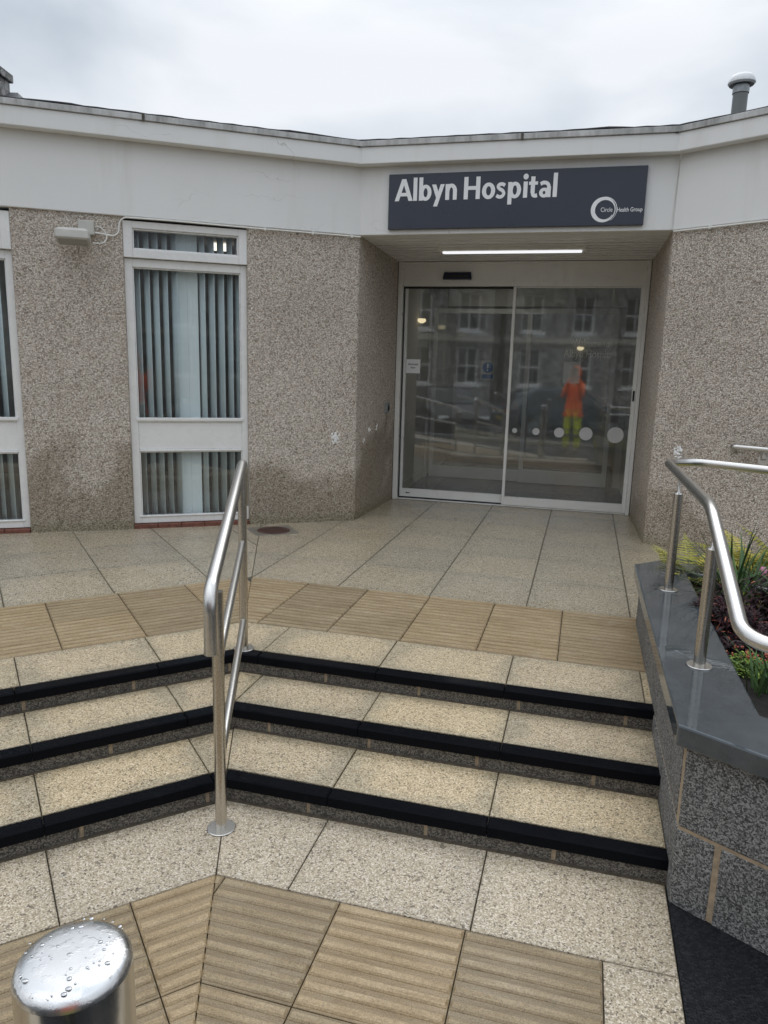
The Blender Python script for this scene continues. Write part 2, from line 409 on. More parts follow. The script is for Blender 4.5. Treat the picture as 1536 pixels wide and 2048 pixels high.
def clip(poly, hp):
    for (a, b, c) in hp:
        res = []; n = len(poly)
        for i in range(n):
            p, q = poly[i], poly[(i + 1) % n]; dp, dq = a * p[0] + b * p[1] - c, a * q[0] + b * q[1] - c
            if dp <= 0: res.append(p)
            if (dp < 0 < dq) or (dq < 0 < dp):
                t = dp / (dp - dq); res.append((p[0] + (q[0] - p[0]) * t, p[1] + (q[1] - p[1]) * t))
        poly = res
        if len(poly) < 3: return []
    out_ = []
    for p in poly:
        if not out_ or math.dist(p, out_[-1]) > 2e-3: out_.append(p)
    if len(out_) > 2 and math.dist(out_[0], out_[-1]) < 2e-3: out_.pop()
    return out_ if len(out_) > 2 else []
def area(p): return abs(sum(p[i][0] * p[(i + 1) % len(p)][1] - p[(i + 1) % len(p)][0] * p[i][1] for i in range(len(p)))) / 2
def frame(a, o=(0, 0)):
    c, s = math.cos(a), math.sin(a)
    def F(u, v): return (o[0] + u * c - v * s, o[1] + u * s + v * c)
    F.inv = lambda p: ((p[0] - o[0]) * c + (p[1] - o[1]) * s, -(p[0] - o[0]) * s + (p[1] - o[1]) * c)
    F.a = a
    return F
def fillet(pts, r, n=7):
    pts = [Vector(p) for p in pts]; res = [pts[0]]
    for i in range(1, len(pts) - 1):
        a, b, c = pts[i - 1], pts[i], pts[i + 1]; d1 = (a - b); d2 = (c - b)
        rr = r[i - 1] if isinstance(r, (list, tuple)) else r
        l = min(rr, d1.length * .48, d2.length * .48); p, q = b + d1.normalized() * l, b + d2.normalized() * l
        for k in range(n + 1):
            t = k / n; res.append(p * (1 - t) ** 2 + b * 2 * t * (1 - t) + q * t * t)
    return res + [pts[-1]]

ROOTLOC = {}
def link(name, data): o = bpy.data.objects.new(name, data); COL.objects.link(o); return o
def obj(name, mb, mats, parent=None, bevel=0, smooth=None, label=None):
    if not isinstance(mats, (list, tuple)): mats = [mats]
    me = bpy.data.meshes.new(name)
    loc = ROOTLOC.get(parent.name, Vector()) if parent else Vector()
    me.from_pydata([tuple(Vector(p) - loc) for p in mb.v], [], mb.f)
    for m in mats: me.materials.append(MT[m] if isinstance(m, str) else m)
    me.polygons.foreach_set('material_index', mb.mi)
    at = me.attributes.new('tint', 'FLOAT', 'FACE'); at.data.foreach_set('value', mb.t)
    ul = me.uv_layers.new(name='UVMap')
    for p in me.polygons:
        for li in p.loop_indices: ul.data[li].uv = mb.uv[me.loops[li].vertex_index]
    me.validate(); me.update()
    o = link(name, me)
    if parent: o.parent = parent; ROOTLOC[o.name] = loc
    if bevel:
        m = o.modifiers.new('bevel', 'BEVEL'); m.width = bevel; m.segments = 2; m.limit_method = 'ANGLE'; m.angle_limit = R(40)
    if smooth is not None:
        me.polygons.foreach_set('use_smooth', [True] * len(me.polygons))
        me.set_sharp_from_angle(angle=R(smooth))
    if label: o['label'] = label
    return o
def tag(o, label, cat, group=None):
    o['label'] = label; o['category'] = cat
    if group: o['group'] = group
    return o
def struct(o, label=None): o['kind'] = 'structure'; o['label'] = label or o.name.replace('_', ' '); o['category'] = o.name.split('.')[0].replace('_', ' '); return o
def thing(name, loc, label, cat, group=None):
    o = link(name, None); o.location = loc; o.empty_display_size = .1; ROOTLOC[o.name] = Vector(loc); return tag(o, label, cat, group)
def dup(root, loc, rotz, label):
    r = root.copy(); COL.objects.link(r); r.location = loc; r.rotation_euler = (0, 0, rotz); r['label'] = label
    for ch in list(root.children):
        c = ch.copy(); COL.objects.link(c); c.parent = r
        for g in ch.children:
            d = g.copy(); COL.objects.link(d); d.parent = c
    return r

def text_into(mb, txt, place, width=None, height=None, size=1.0, bold=0.0, depth=.002, mi=0, align='LEFT'):
    """adds lettering; place(x, y, d) -> world point, d = distance out of the face"""
    cu = bpy.data.curves.new('lettering_curve', 'FONT'); cu.body = txt; cu.size = 1.0; cu.offset = bold; cu.resolution_u = 6; cu.align_x = align
    o = bpy.data.objects.new('lettering_curve', cu); COL.objects.link(o)
    bpy.context.view_layer.update()
    me = bpy.data.meshes.new_from_object(o)
    xs = [v.co.x for v in me.vertices]; x0, x1 = min(xs), max(xs)
    sx = width / (x1 - x0) if width else size
    sy = height if height else sx
    off = x0 if align == 'LEFT' and width else 0
    V = [(v.co.x - off, v.co.y) for v in me.vertices]; Fc = [list(p.vertices) for p in me.polygons]
    vs = [place(x * sx, y * sy, depth) for x, y in V]
    mb.add(vs, Fc, mi)
    bpy.data.objects.remove(o); bpy.data.meshes.remove(me); bpy.data.curves.remove(cu)

def ring(cx, cy, ro, so_, ri, si, a0=0, a1=360, n=36):
    q = []
    for i in range(n + 1):
        a = R(a0 + (a1 - a0) * i / n); q.append(((cx + ro * math.cos(a), cy + so_ * math.sin(a)), (cx + ri * math.cos(a), cy + si * math.sin(a))))
    return [[q[i][0], q[i + 1][0], q[i + 1][1], q[i][1]] for i in range(n)]
def bar(x0, y0, x1, y1): return [[(x0, y0), (x1, y0), (x1, y1), (x0, y1)]]
def brush(pts, w, n=8):
    P_ = [pts[0]] + pts + [pts[-1]]; c = []
    for i in range(1, len(P_) - 2):
        for k in range(n):
            t = k / n; a, b, d, e = P_[i - 1], P_[i], P_[i + 1], P_[i + 2]
            c.append(tuple(.5 * (2 * b[j] + (d[j] - a[j]) * t + (2 * a[j] - 5 * b[j] + 4 * d[j] - e[j]) * t * t + (3 * b[j] - a[j] - 3 * d[j] + e[j]) * t ** 3) for j in (0, 1)))
    c.append(pts[-1]); L, R_ = [], []
    for i in range(len(c)):
        a, b = c[max(0, i - 1)], c[min(len(c) - 1, i + 1)]; l = math.dist(a, b) or 1; nx, ny = -(b[1] - a[1]) / l * w / 2, (b[0] - a[0]) / l * w / 2
        L.append((c[i][0] + nx, c[i][1] + ny)); R_.append((c[i][0] - nx, c[i][1] - ny))
    return [[R_[i], R_[i + 1], L[i + 1], L[i]] for i in range(len(c) - 1)]
ST = .205
GL = {
 'A': (.97, [[[(0, 0), (.225, 0), (.585, 1), (.375, 1)]], [[(.745, 0), (.97, 0), (.595, 1), (.385, 1)]], bar(.22, .215, .75, .375)]),
 'l': (ST, [bar(0, 0, ST, 1.05)]), 'b': (.66, [bar(0, 0, ST, 1.05), ring(.35, .35, .31, .365, .105, .205)]),
 'y': (.66, [[[(0, .71), (.22, .71), (.44, .10), (.27, .0)]], [[(.09, -.28), (.30, -.28), (.66, .71), (.45, .71)]]]),
 'n': (.60, [bar(0, 0, ST, .71), ring(.305, .38, .295, .345, .09, .175, 0, 180), bar(.395, 0, .60, .38)]),
 'H': (.83, [bar(0, 0, .215, 1), bar(.615, 0, .83, 1), bar(.2, .415, .63, .585)]),
 'o': (.67, [ring(.335, .35, .335, .37, .125, .205)]),
 's': (.50, [brush([(.445, .565), (.33, .63), (.17, .615), (.105, .52), (.19, .42), (.33, .345), (.40, .22), (.32, .095), (.17, .07), (.03, .135)], .158)]),
 'p': (.66, [bar(0, -.28, ST, .71), ring(.35, .35, .31, .365, .105, .205)]),
 'i': (.25, [bar(.02, 0, .02 + ST, .71), ring(.1225, .925, .128, .128, .0, .0)]),
 't': (.45, [bar(.095, .2, .30, .92), bar(0, .555, .44, .70), brush([(.198, .24), (.225, .12), (.32, .078), (.43, .095)], .175)]),
 'a': (.57, [bar(.365, 0, .57, .46), brush([(.05, .575), (.18, .635), (.34, .62), (.445, .53), (.468, .40)], .165), ring(.245, .20, .245, .215, .065, .075)]),
}
def heavy_text(mb, txt, place, width, cap, gaps, depth):
    x = 0; pen = []
    for ch, gp in zip(txt, gaps):
        if ch != ' ':
            pen.append((x, ch)); x += GL[ch][0]
        x += gp
    total = x - gaps[-1]; k = width / total
    for x0, ch in pen:
        for i, part in enumerate(GL[ch][1]):
            for quad in part:
                mb.add([place((x0 + a) * k, b * cap, depth + .0003 * i) for a, b in quad], [list(range(len(quad)))])

# ------------------------------------------------------------------ plan
RF, LF = frame(R(-15.0)), frame(R(30.3))
C1 = (-.2737, 6.6595)
FL = frame(R(17.9), C1); FC = frame(R(-13.96), C1)
C2 = FC(2.5457, 0); FR = frame(R(-45.04), C2)
ZL, ZM, ZS = .28, .187, .0935          # landing, middle tread, lowest tread
MITRE_L = (1, .1343, -.241); MITRE_R = (-1, -.1343, .241)
def frange(a, step, n): return [a + step * i for i in range(n)]

def paving(mb, F, us, vs, z, hp, gap=.0042, thick=.03, ch=.0016, mi=0):
    for i in range(len(us) - 1):
        for j in range(len(vs) - 1):
            q = [F(us[i], vs[j]), F(us[i + 1], vs[j]), F(us[i + 1], vs[j + 1]), F(us[i], vs[j + 1])]
            q = clip(q, hp)
            if not q or area(q) < 4e-4: continue
            q = shrink(q, gap / 2)
            if not q: continue
            def uvf(p, i=i, j=j):
                a, b = F.inv(p); return ((a - us[i]) / (us[i + 1] - us[i]), (b - vs[j]) / (vs[j + 1] - vs[j]))
            mb.slab(q, z + rnd.uniform(-.0012, .0012), thick, ch, mi, rnd.random(), uvf)
def corduroy(mb, F, us, vs, z, hp, mi=0, n=8):
    for i in range(len(us) - 1):
        for j in range(len(vs) - 1):
            q = clip([F(us[i], vs[j]), F(us[i + 1], vs[j]), F(us[i + 1], vs[j + 1]), F(us[i], vs[j + 1])], hp)
            if not q or area(q) < 4e-4: continue
            q2 = shrink(q, .0017)
            if not q2: continue
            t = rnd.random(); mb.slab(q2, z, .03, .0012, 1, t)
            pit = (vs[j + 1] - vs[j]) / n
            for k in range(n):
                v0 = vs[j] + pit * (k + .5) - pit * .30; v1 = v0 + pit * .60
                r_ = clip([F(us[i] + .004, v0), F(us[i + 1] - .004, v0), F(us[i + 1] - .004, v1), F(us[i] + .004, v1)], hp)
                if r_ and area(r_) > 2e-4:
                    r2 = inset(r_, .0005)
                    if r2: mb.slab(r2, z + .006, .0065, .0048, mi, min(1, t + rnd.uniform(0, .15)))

# ------------------------------------------------------------------ ground, pavement, landing, road
g = MB(); g.add([(-60, -2.6, -.03), (60, -2.6, -.03), (60, 60, -.03), (-60, 60, -.03)], [[0, 1, 2, 3]])
struct(obj('ground', g, 'asphalt'), 'dark wet asphalt around the hospital entrance')
g = MB(); g.add([(-900, -900, -.34), (900, -900, -.34), (900, 900, -.34), (-900, 900, -.34)], [[0, 1, 2, 3]])
struct(obj('road', g, 'road'), 'wet grey asphalt road opposite the entrance')
g = MB(); g.prism([(-60, -2.75), (60, -2.75), (60, -2.6), (-60, -2.6)], -.34, -.01)
struct(obj('kerb', g, 'kerb', bevel=.015), 'granite kerb between the forecourt and the road')
# asphalt ramp on the right of the slabs, flush with them
g = MB(); q = [RF(.388, .3), RF(6, .3), RF(6, 6.2), RF(.388, 6.2)]; g.prism(q, -.2, -.004)
struct(obj('asphalt_path', g, 'asphalt'), 'dark wet asphalt strip beside the granite planter')

gR = frange(-.217 - .603 * 8, .603, 9); gL = frange(.153 - .606 * 9, .606, 14)
p = MB()
clR = [MITRE_R]; clL = [MITRE_L]
paving(p, RF, gR + [.385], [1.966, 2.395], 0, clR)
paving(p, LF, gL, [2.150, 2.60], 0, clL)
paving(p, RF, [.174, .385], [.756, 1.361, 1.966], 0, clR)
paving(p, RF, gR + [.385], [.30, .756], 0, clR)
paving(p, LF, gL, [.48, .935], 0, clL)
p.prism(clip([RF(-9, .3), RF(.387, .3), RF(.387, 2.5), RF(-9, 2.5)], [MITRE_R]), -.3, -.012, 1); p.prism(clip([LF(-9, .48), LF(3, .48), LF(3, 2.7), LF(-9, 2.7)], [MITRE_L]), -.3, -.012, 1)
struct(obj('pavement', p, ['slab', 'joint']), 'pale exposed aggregate slabs at the foot of the steps')
p = MB()
gvR, gvL = [.756, 1.1505, 1.556, 1.966], [.935, 1.340, 1.745, 2.150]
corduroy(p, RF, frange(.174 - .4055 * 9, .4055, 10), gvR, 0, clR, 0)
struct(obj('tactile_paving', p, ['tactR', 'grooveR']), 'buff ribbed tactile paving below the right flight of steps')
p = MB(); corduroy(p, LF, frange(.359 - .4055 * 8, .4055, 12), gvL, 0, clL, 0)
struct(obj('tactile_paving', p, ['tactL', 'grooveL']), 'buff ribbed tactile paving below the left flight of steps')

lR = frange(-.252 - .6055 * 7, .6055, 12); lL = frange(.148 - .6075 * 7, .6075, 12)
p = MB()
door_hp = (math.sin(R(13.96)), math.cos(R(13.96)), None)
nC = (-math.sin(R(-13.96)), math.cos(R(-13.96))); dC = FC(0, 1.262); door_hp = (nC[0], nC[1], nC[0] * dC[0] + nC[1] * dC[1])
nLw = (-math.sin(R(17.9)), math.cos(R(17.9))); dL = FL(0, .18); wall_hp = (nLw[0], nLw[1], nLw[0] * dL[0] + nLw[1] * dL[1])
paving(p, RF, lR, [4.350, 4.947, 5.532, 6.113, 6.72, 7.318, 7.93], ZL, [MITRE_R, door_hp])
paving(p, LF, lL, [4.540, 5.155, 5.768, 6.375, 6.98], ZL, [MITRE_L, wall_hp])
paving(p, RF, lR[:9] + [.388], [3.186, 3.540], ZL, [MITRE_R, (math.cos(R(-15)), math.sin(R(-15)), .389)], mi=1)
paving(p, LF, lL, [3.370, 3.724], ZL, [MITRE_L], mi=1)
p.prism(clip([RF(-4, 3.2), RF(2.6, 3.2), RF(2.6, 7.9), RF(-4, 7.9)], [MITRE_R, door_hp]), .0, ZL - .012, 2)
p.prism(clip([LF(-5, 3.385), LF(4, 3.385), LF(4, 7), LF(-5, 7)], [MITRE_L, wall_hp]), .0, ZL - .012, 2)
struct(obj('landing', p, ['landing', 'tread', 'joint']), 'wet aggregate slabs of the upper landing before the doors')
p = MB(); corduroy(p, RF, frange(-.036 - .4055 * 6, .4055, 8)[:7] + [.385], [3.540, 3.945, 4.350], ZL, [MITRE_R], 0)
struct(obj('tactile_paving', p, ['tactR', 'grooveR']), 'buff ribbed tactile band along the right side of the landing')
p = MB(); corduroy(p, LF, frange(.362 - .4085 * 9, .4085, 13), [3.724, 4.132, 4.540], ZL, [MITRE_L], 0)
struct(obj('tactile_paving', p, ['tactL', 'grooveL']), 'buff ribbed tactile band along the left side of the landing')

# ------------------------------------------------------------------ entrance steps
st = thing('entrance_steps', (-.5, 2.6, 0), 'three shallow angled steps of pale aggregate treads with black nosings', 'steps')
RIGHT_HP = (math.cos(R(-15)), math.sin(R(-15)), .389)
SV = [(2.365, 2.433, ZS, 2.745), (2.740, 2.813, ZM, 3.117), (3.112, 3.184, ZL, None)]
low = 0.0
for k, (v0, v1, z, vt) in enumerate(SV):
    ris = MB()
    for F, hp, dv, us in ((RF, [MITRE_R, RIGHT_HP], 0, frange(-3.2 + .13 * k, .46, 9)), (LF, [MITRE_L], .184, frange(-3.4 + .17 * k, .46, 12))):
        for i in range(len(us) - 1):
            q = clip([F(us[i], v0 + dv + .009), F(us[i + 1] - .012, v0 + dv + .009), F(us[i + 1] - .012, v0 + dv + .2), F(us[i], v0 + dv + .2)], hp)
            if q: ris.slab(inset(q, .0015) or q, z - .0425, z - .0425 - low + .01, .004, 0)
        q = clip([F(us[0], v0 + dv + .014), F(us[-1], v0 + dv + .014), F(us[-1], v0 + dv + .21), F(us[0], v0 + dv + .21)], hp)
        ris.prism(q, low - .02, z - .044, 1)
        # silt and lime line along the foot of the riser
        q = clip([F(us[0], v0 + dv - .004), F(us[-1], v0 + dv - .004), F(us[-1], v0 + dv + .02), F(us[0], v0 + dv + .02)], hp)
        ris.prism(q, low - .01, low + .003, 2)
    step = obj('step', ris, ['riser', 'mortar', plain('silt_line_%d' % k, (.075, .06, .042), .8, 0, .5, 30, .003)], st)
    if vt:
        tr = MB()
        paving(tr, RF, frange(-.223 - .603 * 6, .603, 7) + [.387], [v1 + .001, vt + .016], z, [MITRE_R, RIGHT_HP])
        paving(tr, LF, gL[2:], [v1 + .185, vt + .2], z, [MITRE_L])
        for F, hp, dv in ((RF, [MITRE_R, RIGHT_HP], 0), (LF, [MITRE_L], .184)):
            q = clip([F(-3, v0 + dv + .03), F(3, v0 + dv + .03), F(3, vt + dv + .03), F(-3, vt + dv + .03)], hp); tr.prism(q, z - .05, z - .012, 1)
        obj('tread', tr, ['tread', 'joint'], step)
    for F, hp, dv, us in ((RF, [MITRE_R, RIGHT_HP], 0, frange(-.223 - .603 * 6, .603, 7) + [.39]), (LF, [MITRE_L], .184, gL[2:])):
        if k == 2: us = [x - .03 for x in us[:-1]] + us[-1:]
        nb = MB()
        for i in range(len(us) - 1):
            q = clip([F(us[i], v0 + dv), F(us[i + 1], v0 + dv), F(us[i + 1], v1 + dv), F(us[i], v1 + dv)], hp)
            if not q: continue
            q = shrink(q, .0014)
            if q: nb.slab(q, z + .001, .042, .005)
        obj('nosing', nb, 'nosing', step, smooth=30)
    low = z

# ------------------------------------------------------------------ hospital building
bld = thing('hospital_building', (C1[0], C1[1], ZL), 'low white and pebble dashed hospital entrance building with glass sliding doors', 'building')
PLAN = [FL(-6.5, 0), C1, C2, FR(5.5, 0)]
ZSOF = 2.79
def pier(F, s0, s1, m='dash'):
    q = MB(); q.box(F, s0, s1, 0, .36, .262, ZSOF + .03); obj('pier', q, m, bld, bevel=.018)
pier(FL, -2.740, -1.935); pier(FL, -4.515, -3.710); pier(FL, -6.5, -5.48)
D0, D1 = .064, 2.517
q = MB(); q.prism([FL(-.965, 0), C1, FC(.058, 1.25), FC(-.35, 1.25), FL(-.965, .36)], .262, ZSOF + .03); obj('pier', q, 'dash', bld, bevel=.018)
q = MB(); q.prism([C2, FR(5.5, 0), FR(5.5, .4), FC(2.95, 1.25), FC(2.523, 1.25)], .262, ZSOF + .03); obj('pier', q, 'dash_dry', bld, bevel=.018)
q = MB(); q.strip(PLAN, -.022, .40, ZSOF, 3.39); obj('fascia', q, 'render', bld, bevel=.006)
q = MB(); q.strip(PLAN, -.120, -.0225, 3.335, 3.467); obj('eaves_band', q, 'render', bld, bevel=.006)
q = MB(); q.strip(PLAN, -.135, -.03, 3.468, 3.510)
tr_ = obj('coping_trim', q, 'trim', bld, bevel=.003)
def cover(F, s): q = MB(); q.box(F, s - .010, s + .010, -.140, -.130, 3.462, 3.513); obj('trim_joint', q, 'joint', tr_)
for s in (-4.2, -1.75): cover(FL, s)
for s in (.02, 1.35): cover(FC, s)
for s in (.0, 2.0): cover(FR, s + .02)
# lumpy felt edge lapping over the trim
q = MB()
for (F, a, b) in ((FL, -6.5, 0), (FC, 0, 2.5457), (FR, 0, 5.5)):
    n = int((b - a) / .09)
    pts = []
    for i in range(n + 1):
        s = a + (b - a) * i / n; x, y = F(s, -.118)
        lump = .016 * max(0, math.sin(s * 2.3) * math.sin(s * 5.1 + 1) - .45); pts.append((x, y, 3.510 + .006 * rnd.random() + lump))
    q.tube(pts, .011, 8)
obj('felt_edge', q, 'felt', bld, smooth=50)
q = MB(); q.prism([*offset(PLAN, -.05), FR(5.5, 9), FC(1.2, 14), FL(-6.5, 9)], 3.40, 3.508); obj('roof', q, 'felt', bld)
# soffit boards over the door recess
q = MB(); n = 11
for i in range(n):
    o0 = .0 + 1.27 * i / n; o1 = .0 + 1.27 * (i + 1) / n - .036
    zf = lambda o: ZSOF + .004 - .05 * o / 1.27
    a, b = .0 + .03 * o0, 2.546 - .01 * o0
    c = [FC(a, o0), FC(b, o0), FC(b, o1), FC(a, o1)]
    vs = [(*c[0], zf(o0)), (*c[1], zf(o0)), (*c[2], zf(o1)), (*c[3], zf(o1))]
    vs += [(x, y, z + .03) for x, y, z in vs]
    q.add(vs, [[0, 3, 2, 1], [0, 1, 5, 4], [2, 3, 7, 6], [4, 5, 6, 7], [1, 2, 6, 5], [3, 0, 4, 7]])
q.add([(*FC(0, -.01), ZSOF + .036), (*FC(2.55, -.01), ZSOF + .036), (*FC(2.55, 1.3), ZSOF - .012), (*FC(0, 1.3), ZSOF - .012)], [[0, 3, 2, 1]], 1)  # dark backing sheet: shade of the board grooves put in as colour
obj('soffit', q, ['soffit', plain('soffit_groove_shade', (.16, .16, .16), .8)], bld)

# windows of the left wing
def window(s0):
    s1 = s0 + .97
    m = MB(); f0, f1 = .045, .11
    B = lambda a, b, z0, z1, o0=f0, o1=f1: m.box(FL, s0 + a, s0 + b, o0, o1, z0, z1)
    W_ = .97
    B(0, .062, .318, 2.486); B(W_ - .052, W_, .318, 2.486)                    # outer jambs
    B(.062, W_ - .052, .318, .381); B(.062, W_ - .052, .934, .950); B(.062, W_ - .052, 1.182, 1.216); B(.062, W_ - .052, 2.421, 2.486)
    B(.045, W_ - .038, 1.192, 1.219, .035, f0 - .001); B(.045, W_ - .038, .372, .386, .035, f0 - .001)   # drip beads
    # vent sash, proud of the frame
    B(0, .07, 2.489, 2.765, .012, .10); B(W_ - .068, W_, 2.489, 2.765, .012, .10); B(.07, W_ - .068, 2.489, 2.553, .012, .10); B(.07, W_ - .068, 2.712, 2.765, .012, .10)
    # inner bead
    for (a, b, z0, z1) in ((.07, .082, 2.553, 2.712), (W_ - .08, W_ - .068, 2.553, 2.712), (.082, W_ - .08, 2.553, 2.565), (.082, W_ - .08, 2.70, 2.712)): B(a, b, z0, z1, .026, .09)
    for (a, b, z0, z1) in ((.062, .072, 1.216, 2.421), (W_ - .062, W_ - .052, 1.216, 2.421), (.072, W_ - .062, 2.411, 2.421), (.062, .072, .381, .934), (W_ - .062, W_ - .052, .381, .934), (.072, W_ - .062, .924, .934)): B(a, b, z0, z1, .056, .10)
    w = obj('window', m, 'upvc', bld, bevel=.004)
    m = MB(); m.box(FL, s0 + .062, s0 + W_ - .052, .058, .09, .951, 1.181); obj('spandrel_panel', m, 'upvc', w, bevel=.003)
    for (z0, z1, o) in ((.384, .93, .078), (1.22, 2.418, .078), (2.56, 2.708, .05)):
        m = MB(); m.box(FL, s0 + .066, s0 + W_ - .056, o, o + .012, z0, z1); obj('pane', m, 'wglass', w)
    m = MB()
    for i in range(5): m.box(FL, s0 - .002 + i * .1945, s0 + .19 + i * .1945, .004 + rnd.uniform(-.003, .003), .16, .262, .3135)
    obj('sill', m, 'brick', w, bevel=.006)
    m = MB(); m.box(FL, s0 - .0, s1, .101, .16, 2.74, ZSOF); obj('head_packer', m, 'black', w)
    return w
WIN = [-1.935, -3.710, -5.485]
for s in WIN: window(s)
# rooms behind the left wing
m = MB()
m.box(FL, -6.5, -.6, 3.4, 3.5, .2, 2.9); m.box(FL, -6.6, -6.5, .36, 3.5, .2, 2.9); m.box(FL, -.6, -.5, .36, 3.5, .2, 2.9); m.box(FL, -2.9, -2.82, .36, 3.4, .2, 2.9)
obj('room_wall', m, 'room', bld)
m = MB(); m.box(FL, -6.5, -.6, .1, 3.4, .2, .30); obj('room_floor', m, 'dark_room', bld)
m = MB(); m.box(FL, -6.5, -.6, .12, 3.4, 2.83, 2.9); obj('room_ceiling', m, 'room', bld)
m = MB(); m.box(FL, -1.13, -.98, 1.2, 1.32, 2.765, 2.82); obj('room_lamp', m, emit('room_lamp_lit', (1, .93, .8), 1.4), bld)

# lobby
LOB = 5.2
m = MB()
m.box(FC, -.02, .062, 1.33, LOB, .2, 2.8); m.box(FC, 2.52, 2.60, 1.33, LOB, .2, 2.8); m.box(FC, -.02, 2.60, LOB, LOB + .1, .2, 2.8)
m.box(FC, .062, .09, 2.98, 3.06, .2, 2.7); m.box(FC, 2.44, 2.52, 2.98, 3.06, .29, 2.7); m.box(FC, .3, 2.44, 2.98, 3.06, 2.45, 2.7)
m.box(FC, .062, .085, 1.45, 2.9, .292, .40)
obj('lobby_wall', m, 'lobby', bld, bevel=.003)
m = MB()
for i in range(5):
    for j in range(8): m.slab(inset([FC(-.02 + i * .6 - .2, 1.262 + j * .6), FC(.58 + i * .6 - .2, 1.262 + j * .6), FC(.58 + i * .6 - .2, 1.862 + j * .6), FC(-.02 + i * .6 - .2, 1.862 + j * .6)], .003), .287, .02, .001)
m.box(FC, -.3, 2.7, 1.3, 6.1, .2, .28)
obj('lobby_floor', m, 'tile', bld)
m = MB(); m.box(FC, -.02, 2.6, 1.33, LOB, 2.7, 2.78); obj('lobby_ceiling', m, 'lobby', bld)
m = MB(); m.box(FC, .62, 1.22, 2.0, 2.6, 2.685, 2.699); LPM = emit('lobby_panel_lit', (1, .96, .86), 1.3); obj('lobby_lamp', m, LPM, bld); m = MB(); m.box(FC, .9, 1.5, 3.6, 4.2, 2.685, 2.699); obj('lobby_lamp', m, LPM, bld)
for (s, o, z) in ((.105, 2.3, 2.22), (1.95, LOB - .05, 2.02)):
    m = MB(); m.lathe((*FC(s, o), z), [(.02, -.02), (.05, .0), (.045, .03), (.0, .035)], 16); obj('wall_lamp', m, emit('warm_lamp', (1, .82, .5), .9), bld, smooth=40)
# inner sliding door
m = MB(); O = 2.9
m.box(FC, 1.29, 1.345, O, O + .05, .30, 2.42); m.box(FC, 2.30, 2.355, O, O + .05, .30, 2.42); m.box(FC, 1.345, 2.30, O, O + .05, .30, .46); m.box(FC, 1.345, 2.30, O, O + .05, 2.36, 2.42)
m.box(FC, .13, .18, O + .06, O + .10, .30, 2.42); m.box(FC, .18, 1.3, O + .06, O + .10, .30, .44); m.box(FC, .18, 1.3, O + .06, O + .10, 2.36, 2.42)
ind = obj('inner_door', m, plain('inner_frame', (.5, .5, .48), .35, 0, .05), bld, bevel=.003)
m = MB(); m.box(FC, 1.345, 2.30, O + .02, O + .03, .46, 2.36); m.box(FC, .18, 1.3, O + .075, O + .085, .44, 2.36); obj('pane', m, 'glass', ind)
m = MB()
PL = lambda s, z, o: (lambda x, y, d: (*FC(s + x, o - d), z + y))
text_into(m, 'Welcome to', PL(1.838, 1.985, O + .02), width=.43, height=.125, bold=.012)
text_into(m, 'Albyn Hospital', PL(1.742, 1.86, O + .02), width=.585, height=.125, bold=.012)
obj('lettering', m, plain('grey_vinyl', (.85, .84, .80), .6, 0, .03), ind)

# main sliding doors
O = 1.25
m = MB()
m.box(FC, D0, D0 + .05, O - .03, O + .11, .282, 2.742); m.box(FC, D1 - .035, D1, O - .03, O + .11, .282, 2.742)
m.box(FC, D0 + .05, D1 - .035, O, O + .11, 2.505, 2.742)
m.box(FC, D0 + .05, D1 - .035, O - .012, O - .001, 2.725, 2.742)
m.box(FC, D0 + .05, D1 - .035, O + .005, O + .11, .281, .291)
fr = obj('door_frame', m, 'door_white', bld, bevel=.004)
m = MB(); m.box(FC, D0 + .051, 1.232, O + .045, O + .062, .2915, .304); m.box(FC, D0 + .051, 1.232, O + .045, O + .06, 2.486, 2.504); m.box(FC, D0 + .053, D0 + .06, O + .02, O + .05, .31, 2.5); obj('gasket', m, 'black', fr)
def leaf(s0, s1, o, z0, lw, rw):
    m = MB(); zt = 2.486 if lw > .05 else 2.503
    m.box(FC, s0, s0 + lw, o, o + .045, z0, zt); m.box(FC, s1 - rw, s1, o, o + .045, z0, zt)
    m.box(FC, s0 + lw, s1 - rw, o + .001, o + .044, z0, z0 + .088); m.box(FC, s0 + lw, s1 - rw, o + .001, o + .044, zt - .012, zt)
    l = obj('sliding_door', m, 'door_white', bld, bevel=.003)
    m = MB(); m.box(FC, s0 + lw, s1 - rw, o + .016, o + .028, z0 + .088, zt - .012); obj('pane', m, 'glass', l)
    return l
lf = leaf(D0 + .06, 1.262, O + .05, .305, .028, .03)
rl = leaf(1.236, 2.481, O + .002, .297, .030, .036)
for s, r_ in ((1.33, .025), (1.546, .036), (1.777, .050), (2.04, .065), (2.325, .079)):
    m = MB(); c = [(s + r_ * math.cos(a * math.pi / 24), 1.078 + r_ * math.sin(a * math.pi / 24)) for a in range(48)]
    m.add([(*FC(x, O + .0165), z) for x, z in c] + [(*FC(x, O + .0176), z) for x, z in c], [list(range(48))] + [[i, (i + 1) % 48, 48 + (i + 1) % 48, 48 + i] for i in range(48)])
    obj('frosted_dot', m, 'frost', rl)
m = MB(); m.box(FC, 2.452, 2.470, O - .006, O + .003, 1.42, 1.52); obj('handle', m, 'black', rl, bevel=.003)
m = MB(); m.box(FC, .20, .24, O + .046, O + .051, .345, .352); m.ball((*FC(.205, O + .048), .3485), .008, .004, .008); obj('lock', m, 'black', lf)
